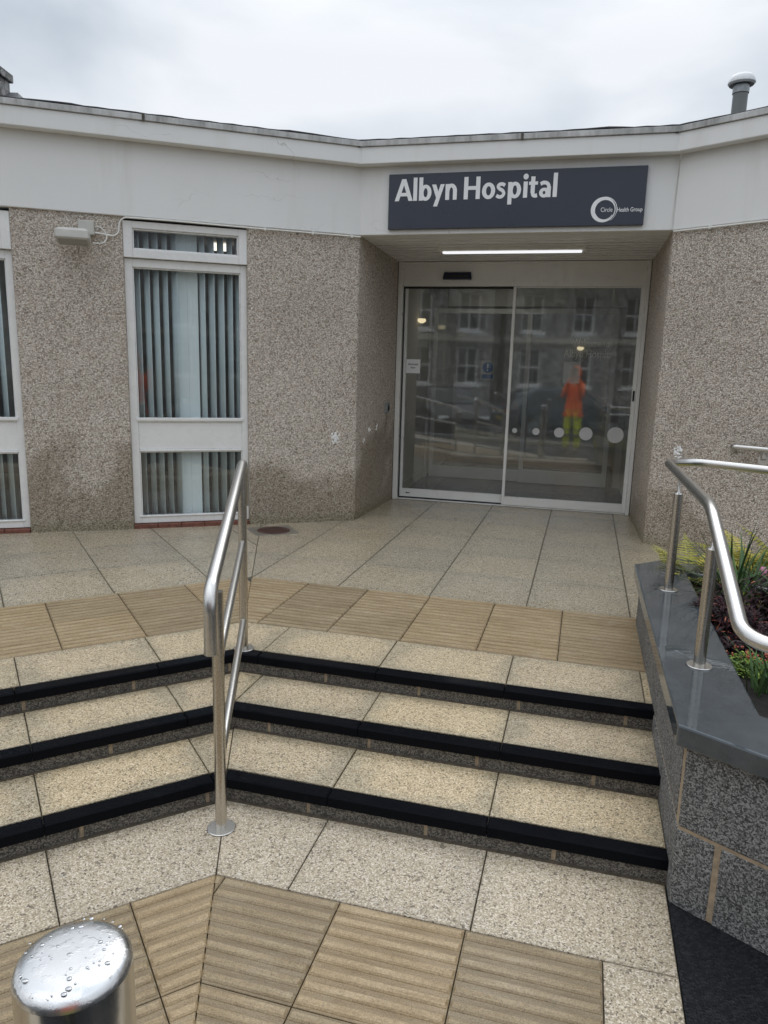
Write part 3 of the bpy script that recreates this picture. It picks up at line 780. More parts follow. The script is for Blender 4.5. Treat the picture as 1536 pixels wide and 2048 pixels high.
# vent pipe through the roof
c = (3.23, 7.5, 3.5)
pv_ = NT('peeling_grey_paint'); pq = pv_.pos(); pn_ = pv_.noise(17, 3, .6, pq)
pv_.bsdf(Base_Color=pv_.mix(pv_.mr(pn_, .63, .66, 0, 1), (.17, .18, .18), (.02, .02, .02)), Roughness=.5)
m = MB(); m.lathe(c, [(.11, -.02), (.10, .02), (.066, .03), (.066, .79)], 28); vp = obj('vent_pipe', m, pv_.m, bld, smooth=40)
m = MB(); m.lathe(c, [(.064, .78), (.073, .781), (.073, .862), (.060, .863)], 28); obj('vent_collar', m, 'gal', vp, smooth=40)
m = MB(); m.lathe(c, [(.060, .858), (.108, .852), (.121, .868), (.119, .885), (.104, .915), (.085, .937), (.072, .943), (.0, .946)], 32); obj('cowl', m, 'white_metal', vp, smooth=35)
# white efflorescence patches on the dash
SPAT = plain('white_spatter', (.86, .86, .85), .8)
def patch(F, s, z, o, n, sp):
    m = MB()
    for i in range(n):
        a = rnd.gauss(0, sp); b = rnd.gauss(0, sp * 1.1); r_ = rnd.uniform(.004, .012); x, y = F(s + a, o)
        m.ball((x, y, z + b), r_, r_ * .8, r_, 6, 4)
    obj('paint_patch', m, SPAT, bld)
patch(FL, -.195, 1.045, -.002, 46, .024); patch(FR, .23, 1.075, -.002, 40, .024)
F5 = frame(math.atan2(FC(.058, 1.25)[1] - C1[1], FC(.058, 1.25)[0] - C1[0]), C1)
for s, z in ((.62, 1.10), (.38, 1.08), (.22, 1.02)): patch(F5, s, z, .002, 9, .014)

# ------------------------------------------------------------------ sign
sg = thing('hospital_sign', (*FC(1.29, -.05), 3.04), 'dark slate blue fascia sign with large white lettering over the doors', 'sign')
m = MB(); m.box(FC, .262, 2.316, -.056, -.024, 2.828, 3.262); obj('panel', m, 'sign', sg, bevel=.003)
m = MB(); heavy_text(m, 'Albyn Hospital', PL(.316, 3.050, -.056), 1.325, .172, [.02, .10, .02, .05, .36, .0, .10, .04, .10, .09, .04, .07, .10, 0], .002); obj('lettering', m, 'letter', sg)
m = MB(); cs, cz = 2.012, 2.944
N_ = 72
for (ra, wa, ph, dx, dz, a0, a1) in ((.084, .033, 2.9, 0, 0, 0, 360), (.093, .006, 1.2, .004, .001, -60, 150), (.070, .005, 5.2, .004, -.003, 200, 330)):
    pts = []
    for i in range(N_ + 1):
        a = R(a0 + (a1 - a0) * i / N_); w = wa * (.60 + .40 * math.cos(a - ph)); 
        for rr in (ra - w / 2, ra + w / 2): pts.append((*FC(cs + dx + rr * math.cos(a), -.0575 - wa * .02), cz + dz + rr * math.sin(a)))
    m.add(pts, [[2 * i, 2 * i + 1, 2 * i + 3, 2 * i + 2] for i in range(N_)])
obj('logo_ring', m, 'letter', sg)
m = MB(); text_into(m, 'Circle', PL(1.988, 2.930, -.056), width=.088, height=.046, bold=.0, depth=.0022); obj('small_lettering', m, 'letter', sg); m = MB(); text_into(m, 'Health Group', PL(2.110, 2.928, -.056), width=.190, height=.044, bold=.008, depth=.0022)
obj('small_lettering', m, 'letter', sg)

# ------------------------------------------------------------------ fittings on the building
t = thing('strip_light', (*FC(1.2, .6), 2.76), 'long lit fluorescent batten on the white soffit above the doors', 'ceiling light')
def solid(pts8, m_): m_.add(pts8, [[0, 3, 2, 1], [4, 5, 6, 7], [0, 1, 5, 4], [1, 2, 6, 5], [2, 3, 7, 6], [3, 0, 4, 7]])
sa, sb, oa, ob_ = .62, 1.87, .60, .66
m = MB(); m.box(FC, sa - .035, sb + .035, oa - .05, ob_ + .06, 2.745, 2.80); obj('housing', m, 'white_plastic', t, bevel=.004)
m = MB(); m.box(FC, sa, sb, oa, ob_, 2.728, 2.7445); obj('diffuser', m, 'lamp', t, bevel=.008)

t = thing('motion_sensor', (*FC(.67, 1.24), 2.6), 'dark navy door sensor bar on the white door header', 'sensor')
m = MB(); x0, x1 = .525, .815
q = [FC(x0, O - .001), FC(x1, O - .001), FC(x1, O - .05), FC(x0, O - .05)]
m.add([(*FC(x0, O - .0005), 2.565), (*FC(x1, O - .0005), 2.565), (*FC(x1, O - .05), 2.572), (*FC(x0, O - .05), 2.572), (*FC(x0 + .008, O - .0005), 2.645), (*FC(x1 - .008, O - .0005), 2.645), (*FC(x1 - .008, O - .03), 2.632), (*FC(x0 + .008, O - .03), 2.632)],
      [[0, 1, 2, 3], [7, 6, 5, 4], [0, 4, 5, 1], [1, 5, 6, 2], [2, 6, 7, 3], [3, 7, 4, 0]])
obj('sensor_body', m, 'navy', t, bevel=.006)
m = MB(); m.box(FC, x0 + .03, x1 - .03, O - .0505, O - .0465, 2.584, 2.606); obj('sensor_window', m, 'black', t)

t = thing('floodlight', (*FL(-2.25, -.08), 2.6), 'small grey floodlight hanging below a junction box on the pebble dashed wall', 'floodlight')
m = MB(); m.box(FL, -2.255, -2.140, -.075, .003, 2.625, 2.728); obj('junction_box', m, 'grey_plastic', t, bevel=.006)
m = MB()
def tilt(s, o, zz, c=(-2.285, -.17, 2.585), a=R(-9)):
    y, z_ = o * math.cos(a) - zz * math.sin(a), o * math.sin(a) + zz * math.cos(a); x, yy = FL(c[0] + s, c[1] + y); return (x, yy, c[2] + z_)
hw, hd = .122, .095
prof = [(-.030, .0), (.0, 1.0), (.022, 1.0), (.034, .82)]
ring = []
for (zz, k) in ((-.040, .90), (-.028, 1.0), (.022, 1.0), (.046, .80)):
    for (a, b) in ((-1, -.8), (-.93, -1), (.93, -1), (1, -.8), (1, .8), (.93, 1), (-.93, 1), (-1, .8)): ring.append(tilt(a * hw * k, b * hd * k, zz))
fs = [[i * 8 + k, i * 8 + (k + 1) % 8, (i + 1) * 8 + (k + 1) % 8, (i + 1) * 8 + k] for i in range(3) for k in range(8)] + [list(range(8))[::-1], list(range(24, 32))]
m.add(ring, fs); hd_ = obj('lamp_head', m, 'grey_plastic', t, bevel=.004)
m = MB(); m.add([tilt(a * .10, b * .072, -.0415) for a, b in ((-1, -1), (1, -1), (1, 1), (-1, 1))] + [tilt(a * .10, b * .072, -.039) for a, b in ((-1, -1), (1, -1), (1, 1), (-1, 1))], [[0, 1, 2, 3][::-1], [4, 5, 6, 7], [0, 1, 5, 4], [1, 2, 6, 5], [2, 3, 7, 6], [3, 0, 4, 7]]); obj('lens', m, plain('lamp_lens', (.34, .34, .32), .15), hd_)
m = MB(); m.tube([(*FL(-2.2, -.10), 2.60), (*FL(-2.2, -.04), 2.64), (*FL(-2.2, .0), 2.65)], .016, 10); obj('bracket', m, 'grey_plastic', t)
m = MB()
loop = [(*FL(-2.14, -.03), 2.692), (*FL(-2.10, -.035), 2.695), (*FL(-2.06, -.03), 2.66), (*FL(-2.05, -.035), 2.61), (*FL(-2.08, -.07), 2.565), (*FL(-2.15, -.11), 2.56)]
m.tube(fillet(loop, .05, 6), .0045, 8); m.tube([(*FL(-2.14, -.03), 2.648), (*FL(-2.06, -.03), 2.642)], .009, 8, r1=.006); obj('lead', m, 'white_plastic', t, smooth=60)
m = MB()
run = [(*FL(-2.07, -.03), 2.64), (*FL(-2.0, -.022), 2.635), (*FL(-1.965, -.02), 2.66), (*FL(-1.955, -.02), 2.745), (*FL(-1.92, -.035), 2.778), (*FL(-1.6, -.035), 2.781), (*FL(-.95, -.035), 2.776), (*FL(.0, -.035), 2.776)]
m.tube(fillet(run, .04, 6), .0065, 8)
for s in (-.82, -.42, -.08): m.box(FL, s - .008, s + .008, -.045, -.0, 2.764, 2.787)
tag(obj('cable', m, 'white_plastic', smooth=60), 'white cable clipped along the fascia edge from floodlight to door recess', 'cable')
m = MB(); m.tube([(*FR(.02, -.032), 2.778), (*FR(4, -.032), 2.782)], .007, 8)
for s in (.3, .9): m.box(FR, s - .008, s + .008, -.042, 0, 2.768, 2.79)
tag(obj('cable', m, 'white_plastic', smooth=60), 'thin pale cable under the fascia edge of the right wing', 'cable')
m = MB(); m.tube([(*FC(2.546, -.142), 3.52), (*FC(2.546, -.128), 3.34), (*FC(2.542, -.028), 3.29), (*FC(2.53, -.03), 2.80)], .004, 6)
tag(obj('cable', m, 'white_plastic', smooth=60), 'thin cable dropping down the fascia corner right of the sign', 'cable')

t = thing('push_button', (*F5(.93, -.02), 1.28), 'small dark door button box inside the left side of the recess', 'button')
m = MB(); m.box(F5, .88, .965, -.028, .004, 1.225, 1.33); obj('button_box', m, 'gal', t, bevel=.005)
m = MB(); m.box(F5, .90, .945, -.034, -.0285, 1.25, 1.30); obj('button_plate', m, 'black', t, bevel=.003)

t = thing('paper_notice', (*FC(.23, 1.27), 1.70), 'white paper notice with black printed words on the left door pane', 'notice')
m = MB(); o_ = O + .066; m.box(FC, .156, .305, o_ - .0035, o_ - .001, 1.628, 1.772); obj('sheet', m, 'paper', t)
m = MB(); text_into(m, 'Automatic', PL(.174, 1.712, o_ - .0035), width=.112, height=.030, bold=.012, depth=.0006); text_into(m, 'door', PL(.205, 1.678, o_ - .0035), width=.05, height=.030, bold=.012, depth=.0006); obj('lettering', m, 'ink', t)
m = MB(); o2 = 2.9 + .072
c48 = lambda r_: [(r_ * math.cos(a * math.pi / 20), r_ * math.sin(a * math.pi / 20)) for a in range(40)]
t = thing('safety_sticker', (*FC(.83, o2), 1.68), 'square white sticker with a blue exclamation disc on the inner door', 'sticker')
m = MB(); m.box(FC, .745, .915, o2 - .003, o2, 1.56, 1.80); obj('sheet', m, plain('sticker_grey', (.35, .36, .36), .5), t)
m = MB(); c = c48(.065); m.add([(*FC(.83 + x, o2 - .0045), 1.71 + y) for x, y in c], [list(range(40))]); m.box(FC, .76, .90, o2 - .0045, o2 - .0035, 1.575, 1.625); obj('disc', m, 'blue', t)
m = MB(); m.box(FC, .822, .838, o2 - .0065, o2 - .005, 1.70, 1.755); m.box(FC, .822, .838, o2 - .0065, o2 - .005, 1.668, 1.684); obj('exclamation_mark', m, 'paper', t)
m = MB(); o3 = 2.9 + .016; m.box(FC, 1.752, 1.950, o3 - .003, o3, 1.548, 1.806)
tag(obj('paper_notice', m, 'paper'), 'blank pale paper sheet on the inner door below the welcome lettering', 'notice')

# blinds
def blind(s0, label):
    t = thing('vertical_blind', (*FL(s0 + .48, .2), 2.7), label, 'blind', 'vertical blinds behind the left windows')
    m = MB()
    s = s0 + .09
    while s < s0 + .93:
        if not (s0 + .40 < s < s0 + .575):
            a = R(-59) + rnd.uniform(-.10, .10); w = .0445
            c, sn = math.cos(a) * w, math.sin(a) * w; x0 = s + rnd.uniform(-.004, .004)
            pts = []
            for k in range(5):
                f = k / 2 - 1; bow = .007 * (1 - f * f)
                pts.append(FL(x0 + f * c - bow * math.sin(a), .145 + f * sn + bow * math.cos(a)))
            vs = [(*p_, .33) for p_ in pts] + [(*p_, 2.72) for p_ in pts]
            m.add(vs, [[k, k + 1, k + 6, k + 5] for k in range(4)])
        s += .0745
    sl = obj('slats', m, 'blind', t, smooth=80); md = sl.modifiers.new('solid', 'SOLIDIFY'); md.thickness = .0012
    m = MB(); m.box(FL, s0 + .405, s0 + .488, .165, .168, .33, 2.72); m.box(FL, s0 + .489, s0 + .575, .163, .166, .33, 2.72); obj('closed_slats', m, 'blind_pale', t)
    m = MB(); m.box(FL, s0 + .03, s0 + .94, .17, .215, 2.72, 2.76); obj('headrail', m, 'upvc', t)
blind(WIN[0], 'pale blue vertical blind in the tall window beside the handrail')
blind(WIN[1], 'pale blue vertical blind in the window cut by the left edge')
blind(WIN[2], 'pale blue vertical blind in the farthest left window')

# drain cover
t = thing('drain_cover', (-.955, 6.1, ZL), 'square concrete drain surround with a rusty round lid against the wall', 'drain cover')
Fd = frame(R(17.9), (-.955, 6.13))
m = MB(); m.prism([(-1.20, 6.215), (-1.06, 5.925), (-.715, 6.07), (-.85, 6.36)], ZL - .02, ZL + .004); obj('surround', m, 'cover', t, bevel=.003)
m = MB(); m.lathe((-.945, 6.135, ZL + .004), [(.142, -.01), (.142, .001), (.136, .004), (.125, .001), (.0, .002)], 36)
for i in range(-3, 4): m.box(frame(R(40), (-.945, 6.135)), -.1, .1, i * .03 - .004, i * .03 + .004, ZL + .002, ZL + .0085)
obj('lid', m, 'rust', t)

# ------------------------------------------------------------------ planter
pl = thing('raised_planter', (*RF(.6, 2.6), 0), 'raised dark granite planter with wet grey slate coping right of the steps', 'planter')
FP = frame(R(-45), RF(.389, 2.290))      # front face runs along +u of FP
dP = lambda d, v0=None: d
A0 = RF(.389, 2.290)
def pp(u, v): return FP(u, v)
# outline of the wall (front-left corner, left far corner, chamfer, back)
Lfar, Cham = RF(.376, 4.245), RF(.60, 4.47)
back_dir = (math.cos(R(-45)), math.sin(R(-45)))
outer = [A0, Lfar, Cham, (Cham[0] + 3.2 * back_dir[0], Cham[1] + 3.2 * back_dir[1]), FP(3.2, 0)]
outer_ccw = [outer[0], outer[4], outer[3], outer[2], outer[1]]
core_in = inset(outer_ccw, .012)
gm = MB()
def ringprism(m_, o_pts, i_pts, z0, z1, mi=0):
    n = len(o_pts); vs = []
    for z in (z0, z1):
        for P_ in (o_pts, i_pts): vs += [(x, y, z) for x, y in P_]
    fs = []
    for i in range(n):
        j = (i + 1) % n
        fs += [[i, j, 2 * n + j, 2 * n + i], [n + i, 3 * n + i, 3 * n + j, n + j], [2 * n + i, 2 * n + j, 3 * n + j, 3 * n + i], [i, n + i, n + j, j]]
    m_.add(vs, fs, mi)
ringprism(gm, inset(outer_ccw, .004), inset(outer_ccw, .22), -.05, .558, 1)
def block(a, b, d0, d1, z0, z1):
    """stone between parameters d0..d1 along a->b"""
    l = math.dist(a, b); e = ((b[0] - a[0]) / l, (b[1] - a[1]) / l); n_ = (-e[1], e[0])
    P0 = (a[0] + e[0] * d0, a[1] + e[1] * d0); P1 = (a[0] + e[0] * d1, a[1] + e[1] * d1)
    q = [P0, P1, (P1[0] + n_[0] * .1, P1[1] + n_[1] * .1), (P0[0] + n_[0] * .1, P0[1] + n_[1] * .1)]
    gm.prism(q, z0, z1, 0)
for (z0, z1, cuts) in ((-.06, .262, [0, .128, .36, .66, .95, 1.3, 1.7, 2.2, 2.7, 3.2]), (.274, .556, [0, .62, 1.05, 1.6, 2.1, 2.6, 3.2])):
    for i in range(len(cuts) - 1): block(outer_ccw[0], outer_ccw[1], cuts[i] + (.009 if i else 0), cuts[i + 1] - .009, z0, z1)
ll = math.dist(Lfar, A0)
for (z0, z1, cuts) in ((-.06, .262, [0, .5, 1.1, 1.5, ll]), (.274, .556, [0, .7, 1.2, ll - .055])):
    for i in range(len(cuts) - 1): block(outer_ccw[4], outer_ccw[0], cuts[i] + (.008 if i else 0), cuts[i + 1] - (.008 if i < len(cuts) - 2 else 0), z0, z1)
wl_ = obj('wall', gm, ['granite', 'mortar'], pl, bevel=.006)
cm = MB(); co = inset(outer_ccw, -.036); ci = inset(outer_ccw, .228)
ringprism(cm, co, ci, .559, .630)
obj('coping', cm, 'coping', wl_, bevel=.007)
sm = MB(); so_ = inset(outer_ccw, .2)
nx_, ny_ = 40, 40
us_ = [(.2 + 3.2 * i / nx_) for i in range(nx_ + 1)]
sm.prism(so_, .3, .515)
for k in range(700):
    u, v = rnd.uniform(.1, 2.6), rnd.uniform(.2, 2.2); x, y = FP(u, v)
    q = clip([(x - .01, y - .01), (x + .01, y - .01), (x + .01, y + .01), (x - .01, y + .01)], [])
    inside = all((so_[(i + 1) % 5][0] - so_[i][0]) * (y - so_[i][1]) - (so_[(i + 1) % 5][1] - so_[i][1]) * (x - so_[i][0]) > .02 for i in range(5))
    if inside: sm.ball((x, y, .515), rnd.uniform(.01, .03), rnd.uniform(.01, .03), rnd.uniform(.008, .02), 6, 4)
obj('soil', sm, 'soil', pl)

# ------------------------------------------------------------------ plants
def V3(*a): return Vector(a)
def blade(m, base, direc, length, width, droop, tint, seg=7, twist=0, tip=.05):
    d = Vector(direc).normalized(); p_ = Vector(base); side = d.cross(V3(0, 0, 1))
    if side.length < .1: side = V3(1, 0, 0)
    side.normalize(); vs = []
    for i in range(seg + 1):
        t_ = i / seg; w = width * (math.sin(math.pi * min(1, .25 + t_ * .75)) * .9 + tip * (1 - t_))
        nrm = side.cross(d).normalized() * (w * .18)
        vs += [p_ - side * w / 2 + nrm, p_, p_ + side * w / 2 + nrm]
        p_ = p_ + d * (length / seg); d = (d + V3(0, 0, -droop / seg)).normalized()
    fs = []
    for i in range(seg): fs += [[3 * i, 3 * i + 1, 3 * i + 4, 3 * i + 3], [3 * i + 1, 3 * i + 2, 3 * i + 5, 3 * i + 4]]
    m.add(vs, fs, 0, tint)
    return p_, d
def fern(loc, n, L, label, seed):
    r_ = random.Random(seed); root = thing('fern', loc, label, 'fern', 'ferns in the planter'); m = MB()
    for k in range(n):
        a = 2 * math.pi * k / n + r_.uniform(-.3, .3); el = r_.uniform(.5, 1.15); d = V3(math.cos(a) * math.cos(el), math.sin(a) * math.cos(el), math.sin(el)); p_ = Vector(loc); l = L * r_.uniform(.7, 1.1); seg = 22
        tt = r_.uniform(.25, .9)
        for i in range(seg):
            t_ = i / seg; side = d.cross(V3(0, 0, 1)).normalized(); up = side.cross(d).normalized()
            q_ = p_ + d * (l / seg)
            m.add([p_ - side * .0015, p_ + side * .0015, q_ + side * .0012, q_ - side * .0012], [[0, 1, 2, 3]], 0, .3)
            if t_ > .12:
                w = l * .36 * math.sin(math.pi * min(1, (t_ - .05) * .95 + .1)) ** .8 * (1.15 - t_)
                for sgn in (-1, 1):
                    dd = (side * sgn + d * .35 + up * r_.uniform(-.25, .0)).normalized(); hw = d * (l / seg * .46)
                    pv = [p_]
                    for j in range(1, 6):
                        f = j / 6; k_ = (1 - f * .8) * (1.0 if j % 2 else .62); c0 = p_ + dd * w * f - up * (w * .25 * f * f); pv += [c0 + hw * k_, c0 - hw * k_]
                    pv.append(p_ + dd * w - up * w * .25)
                    fs_ = [[0, 1, 2]] + [[2 * j - 1, 2 * j + 1, 2 * j + 2, 2 * j] for j in range(1, 5)] + [[9, 11, 10]]
                    m.add(pv, fs_, 0, min(1, max(0, tt + r_.uniform(-.15, .15))))
            p_ = q_; d = (d + V3(0, 0, -1.15 / seg)).normalized()
    obj('fronds', m, FERN, root); return root
FERN = foliage('fern_leaf', (.16, .19, .025), (.60, .52, .10)); STRAP = foliage('strap_leaf', (.02, .05, .015), (.10, .19, .06), .3)
PURP = foliage('purple_leaf', (.008, .003, .005), (.05, .012, .020), .5); GRN = foliage('green_leaf', (.05, .11, .015), (.28, .40, .07)); RED = foliage('red_tip', (.30, .05, .03), (.55, .2, .12)); PINK = foliage('pink_petal', (.50, .12, .26), (.75, .35, .48))
OCH = foliage('ochre_leaf', (.10, .06, .015), (.30, .2, .04))
fern((1.74, 3.98, .52), 24, .36, 'yellow green fern spilling over the coping between the two rail posts', 3)
fern((2.12, 4.12, .54), 24, .42, 'golden fern behind the strap leaves near the wall', 4)
fern((2.30, 3.98, .54), 24, .44, 'golden fern at the right edge against the pebble dash', 5)
fern((1.99, 3.66, .52), 11, .26, 'small green fern under the strap leaves by the pink flower', 9)
def strap(loc, n, L, label, seed, spread=1.0):
    r_ = random.Random(seed); root = thing('strap_plant', loc, label, 'plant', 'strap leaved plants in the planter'); m = MB()
    for k in range(n):
        a = r_.uniform(0, 2 * math.pi); el = r_.uniform(.65, 1.4); b = Vector(loc) + V3(r_.gauss(0, .03), r_.gauss(0, .03), 0)
        blade(m, b, (math.cos(a) * math.cos(el) * spread, math.sin(a) * math.cos(el) * spread, math.sin(el)), L * r_.uniform(.55, 1.15), r_.uniform(.009, .016), r_.uniform(.6, 2.2), r_.random(), 9)
    obj('leaves', m, STRAP, root); return root
strap((1.84, 3.66, .5), 95, .50, 'dark green strap leaved clump behind the second rail post', 11)
strap((1.475, 2.60, .5), 34, .30, 'upright strap leaves at the lower right corner of the bed', 12, .6)
strap((2.25, 3.75, .5), 30, .5, 'dark strap leaves at the right edge behind the pink flower', 13)
def purple(loc, n, L, label, seed):
    r_ = random.Random(seed); root = thing('purple_spurge', loc, label, 'plant', 'purple leaved plants in the planter'); m = MB(); mo = MB()
    for k in range(n):
        a = r_.uniform(0, 2 * math.pi); rad = r_.uniform(0, .09); b = Vector(loc) + V3(math.cos(a) * rad, math.sin(a) * rad, 0)
        hgt = L * r_.uniform(.6, 1.1); top = b + V3(math.cos(a) * .05, math.sin(a) * .05, hgt)
        for i in range(46):
            t_ = r_.uniform(.25, 1); p_ = b.lerp(top, t_); a2 = r_.uniform(0, 2 * math.pi); el = r_.uniform(-.6, .9) if t_ < .92 else r_.uniform(.1, 1.3)
            blade(m if r_.random() > .035 else mo, p_, (math.cos(a2) * math.cos(el), math.sin(a2) * math.cos(el), math.sin(el)), r_.uniform(.04, .075), r_.uniform(.008, .013), .9, r_.random() ** 1.5, 3)
    obj('leaves', m, PURP, root); obj('young_leaves', mo, RED, root); return root
purple((1.60, 3.34, .50), 12, .20, 'dark purple spurge hanging over the coping by the second post', 21)
purple((1.84, 3.30, .50), 16, .26, 'dark purple bush right of the sloping handrail', 22)
purple((1.68, 3.04, .48), 12, .15, 'low dark purple plant under the handrail bend', 23)
purple((2.04, 3.42, .50), 16, .28, 'tall dark purple bush at the right edge of the bed', 24)
def bushy(loc, n, rad, hgt, mat, label, name, seed, flowers=0, fm=None, ls=.04):
    r_ = random.Random(seed); root = thing(name, loc, label, 'plant'); m = MB(); fl = MB()
    for i in range(n):
        a = r_.uniform(0, 2 * math.pi); rr = rad * r_.random() ** .6; zz = hgt * (1 - (rr / rad) ** 2 * .6) * r_.uniform(.3, 1); p_ = Vector(loc) + V3(math.cos(a) * rr, math.sin(a) * rr, zz); a2 = r_.uniform(0, 2 * math.pi); el = r_.uniform(-.1, 1.0)
        blade(m, p_, (math.cos(a2) * math.cos(el), math.sin(a2) * math.cos(el), math.sin(el)), ls * r_.uniform(.6, 1.3), ls * .45, 1.0, r_.random(), 3)
    for i in range(flowers):
        a = r_.uniform(0, 2 * math.pi); rr = rad * .9 * r_.random() ** .5; p_ = (loc[0] + math.cos(a) * rr, loc[1] + math.sin(a) * rr, loc[2] + hgt * r_.uniform(.9, 1.15)); fl.ball(p_, .0045, .0045, .005, 6, 4, 0, r_.random())
    obj('leaves', m, mat, root)
    if flowers: fo = obj('flowers', fl, fm, root); fo['kind'] = 'stuff'
    return root
purple((1.60, 3.17, .51), 12, .15, 'dark purple spurge at the coping edge below the handrail bend', 25)
purple((1.545, 3.0, .51), 9, .10, 'low dark purple tuft against the inner coping edge', 26)
bushy((1.50, 2.82, .48), 420, .10, .10, GRN, 'small bright green shrub beside the coping near the corner', 'green_shrub', 31, 40, RED, .028)
bushy((1.60, 2.68, .48), 420, .11, .12, GRN, 'bright green leafy shrub at the lower right edge', 'green_shrub', 32)
bushy((1.62, 2.93, .48), 260, .07, .10, PURP, 'dark heather with tiny pink flowers below the handrail', 'heather', 33, 60, PINK, .022)
bushy((1.98, 3.22, .48), 400, .13, .2, OCH, 'ochre brown feathery shrub among the purple bushes', 'ochre_shrub', 34, 0, None, .03)
t = thing('tulip', (2.0, 3.72, .5), 'single pink flower bud on a stem among the strap leaves', 'flower')
m = MB(); m.tube([(2.0, 3.72, .48), (2.005, 3.735, .58), (2.01, 3.74, .66)], .004, 6); obj('stem', m, STRAP, t)
m = MB()
for k in range(6):
    a = k * math.pi / 3; m.ball((2.01 + .009 * math.cos(a), 3.74 + .009 * math.sin(a), .68), .015, .015, .029, 8, 6, 0, .3 + .1 * k)
obj('petals', m, PINK, t, smooth=80)

# ------------------------------------------------------------------ handrails
def flange(m, c, r_=.052, n=28): m.lathe(c, [(r_, 0), (r_, .003), (r_ - .002, .0045), (.0217, .0047)], n)
b1, b2 = Vector((-.571, 2.428, 0)), Vector((-.687, 3.480, .28))
hr = thing('stair_handrail', (b1.x, b1.y, 0), 'brushed steel handrail with two lower rails down the middle of the steps', 'handrail', 'handrails on the steps')
dirv = Vector((b2.x - b1.x, b2.y - b1.y, 0)).normalized()
m = MB()
lat = V3(-dirv.y, dirv.x, 0); n0 = b1 - dirv * .075 + lat * .014; f0 = b2 + dirv * .075
rail = [V3(n0.x, n0.y, .715), V3(n0.x, n0.y, .935), V3(f0.x, f0.y, 1.222), V3(f0.x, f0.y, 1.0)]
m.tube(fillet(rail, [.07, .07], 10), .0238, 24); obj('top_rail', m, 'steel', hr, smooth=60)
for bb, zt in ((b1, .915), (b2, 1.165)):
    m = MB(); m.tube([bb + V3(0, 0, .004), V3(bb.x, bb.y, zt)], .0215, 24); po = obj('post', m, 'steel_post', hr, smooth=60)
    m = MB(); flange(m, (bb.x, bb.y, bb.z + .001)); obj('base_flange', m, 'steel', po, smooth=35)
    if bb is b1:
        m = MB(); m.tube([V3(bb.x, bb.y, .385), V3(bb.x, bb.y, .388), V3(bb.x, bb.y, .40), V3(bb.x, bb.y, .403)], .0222, 24); obj('weld_collar', m, 'steel_post', po, smooth=60)
for (za, zb) in ((.66, .83), (.27, .43)):
    m = MB(); m.tube([V3(b1.x, b1.y, za) + dirv * .01, V3(b2.x, b2.y, zb) - dirv * .01], .0165, 18); obj('lower_rail', m, 'steel', hr, smooth=60)
def aim(px): return px
dup(hr, (*LF(-.35, 2.60), 0), R(30.3 + 7), 'second brushed steel handrail farther left on the steps')

t = thing('planter_handrail', (*RF(.478, 3.3), .63), 'brushed steel handrail on two posts along the planter coping', 'handrail')
m = MB()
UR = .478
P_ = lambda v, z, u=UR: V3(*RF(u, v), z)
k1 = P_(4.40, 1.20); kb = Vector((1.779, 4.177, 1.2)); kc = Vector((2.02, 3.70, 1.2)); kd = Vector((3.3, 2.45, 1.2))
kb = P_(4.52, 1.20, .64); kc = kb + Vector((back_dir[0], back_dir[1], 0)) * 3
lowp = P_(2.150, .972); e45 = Vector((back_dir[0], back_dir[1], 0))
path = [kc, kb, k1, P_(2.885, 1.218), lowp, lowp + e45 * 3.0 + V3(0, 0, -.04)]
m.tube(fillet(path, [.10, .055, .09, .075], 10), .0225, 24); obj('top_rail', m, 'steel', t, smooth=60)
for v, zt, zr in ((3.79, 1.119, 1.20), (2.79, 1.078, 1.20)):
    u = .474 if v > 3 else .484
    m = MB(); m.tube([P_(v, .634, u), P_(v, zt - .006, u), P_(v, zt, u)], .0215, 24); po = obj('post', m, 'steel_post', t, smooth=60)
    m = MB(); flange(m, (*RF(u, v), .6305), .046); obj('base_flange', m, 'steel', po, smooth=35)
    m = MB(); m.lathe((*RF(u, v), zt), [(.0215, 0), (.019, .006), (.009, .008), (.007, .012), (.007, zr - zt - .01)], 20); obj('saddle_rod', m, 'steel', po, smooth=40)

t = thing('wall_handrail', (*FR(.9, -.06), 1.17), 'short steel wall rail on a round bracket at the right wing', 'handrail')
m = MB(); w = lambda s, o, z: V3(*FR(s, o), z)
m.tube(fillet([w(.655, -.0, 1.135), w(.655, -.075, 1.17), w(3.2, -.075, 1.17)], .05, 8), .0205, 20); obj('rail', m, 'steel', t, smooth=60)
for s in (.875, 1.9):
    m = MB(); m.tube(fillet([w(s, -.075, 1.15), w(s, -.075, 1.09), w(s, .0, 1.09)], .03, 6), .007, 10); br = obj('bracket', m, 'steel', t, smooth=60)
    m = MB(); m.tube([w(s, -.01, 1.085), w(s, .004, 1.085)], .042, 24); obj('rose', m, 'steel', br, smooth=40)

# ------------------------------------------------------------------ bollard
bc = (-.340, .716, 0)
t = thing('bollard', bc, 'wet polished steel bollard cut by the lower left corner', 'bollard', 'steel bollards on the forecourt')
m = MB(); m.lathe(bc, [(.0645, .001), (.0645, 1.012)], 64); obj('tube', m, 'steel_pol', t, smooth=40)
m = MB(); m.lathe(bc, [(.0645, 1.0122), (.0640, 1.0165), (.0622, 1.0205), (.0590, 1.0240), (.0545, 1.0266), (.048, 1.0287), (.036, 1.0303), (.018, 1.0312), (.0, 1.0315)], 64)
capm = NT('wet_polished_cap'); pn = capm.pos()
capm.bsdf(Base_Color=(.66, .66, .66), Metallic=1.0, Roughness=capm.mr(capm.noise(40, 4, .6, pn), .35, .7, .20, .38), Normal=capm.bump(capm.mr(capm.noise(75, 3, .6, pn), .5, .62, 0, 1, True), .14, .0012))
cap_ = obj('cap', m, capm.m, t, smooth=60)
m = MB(); rd = random.Random(5)
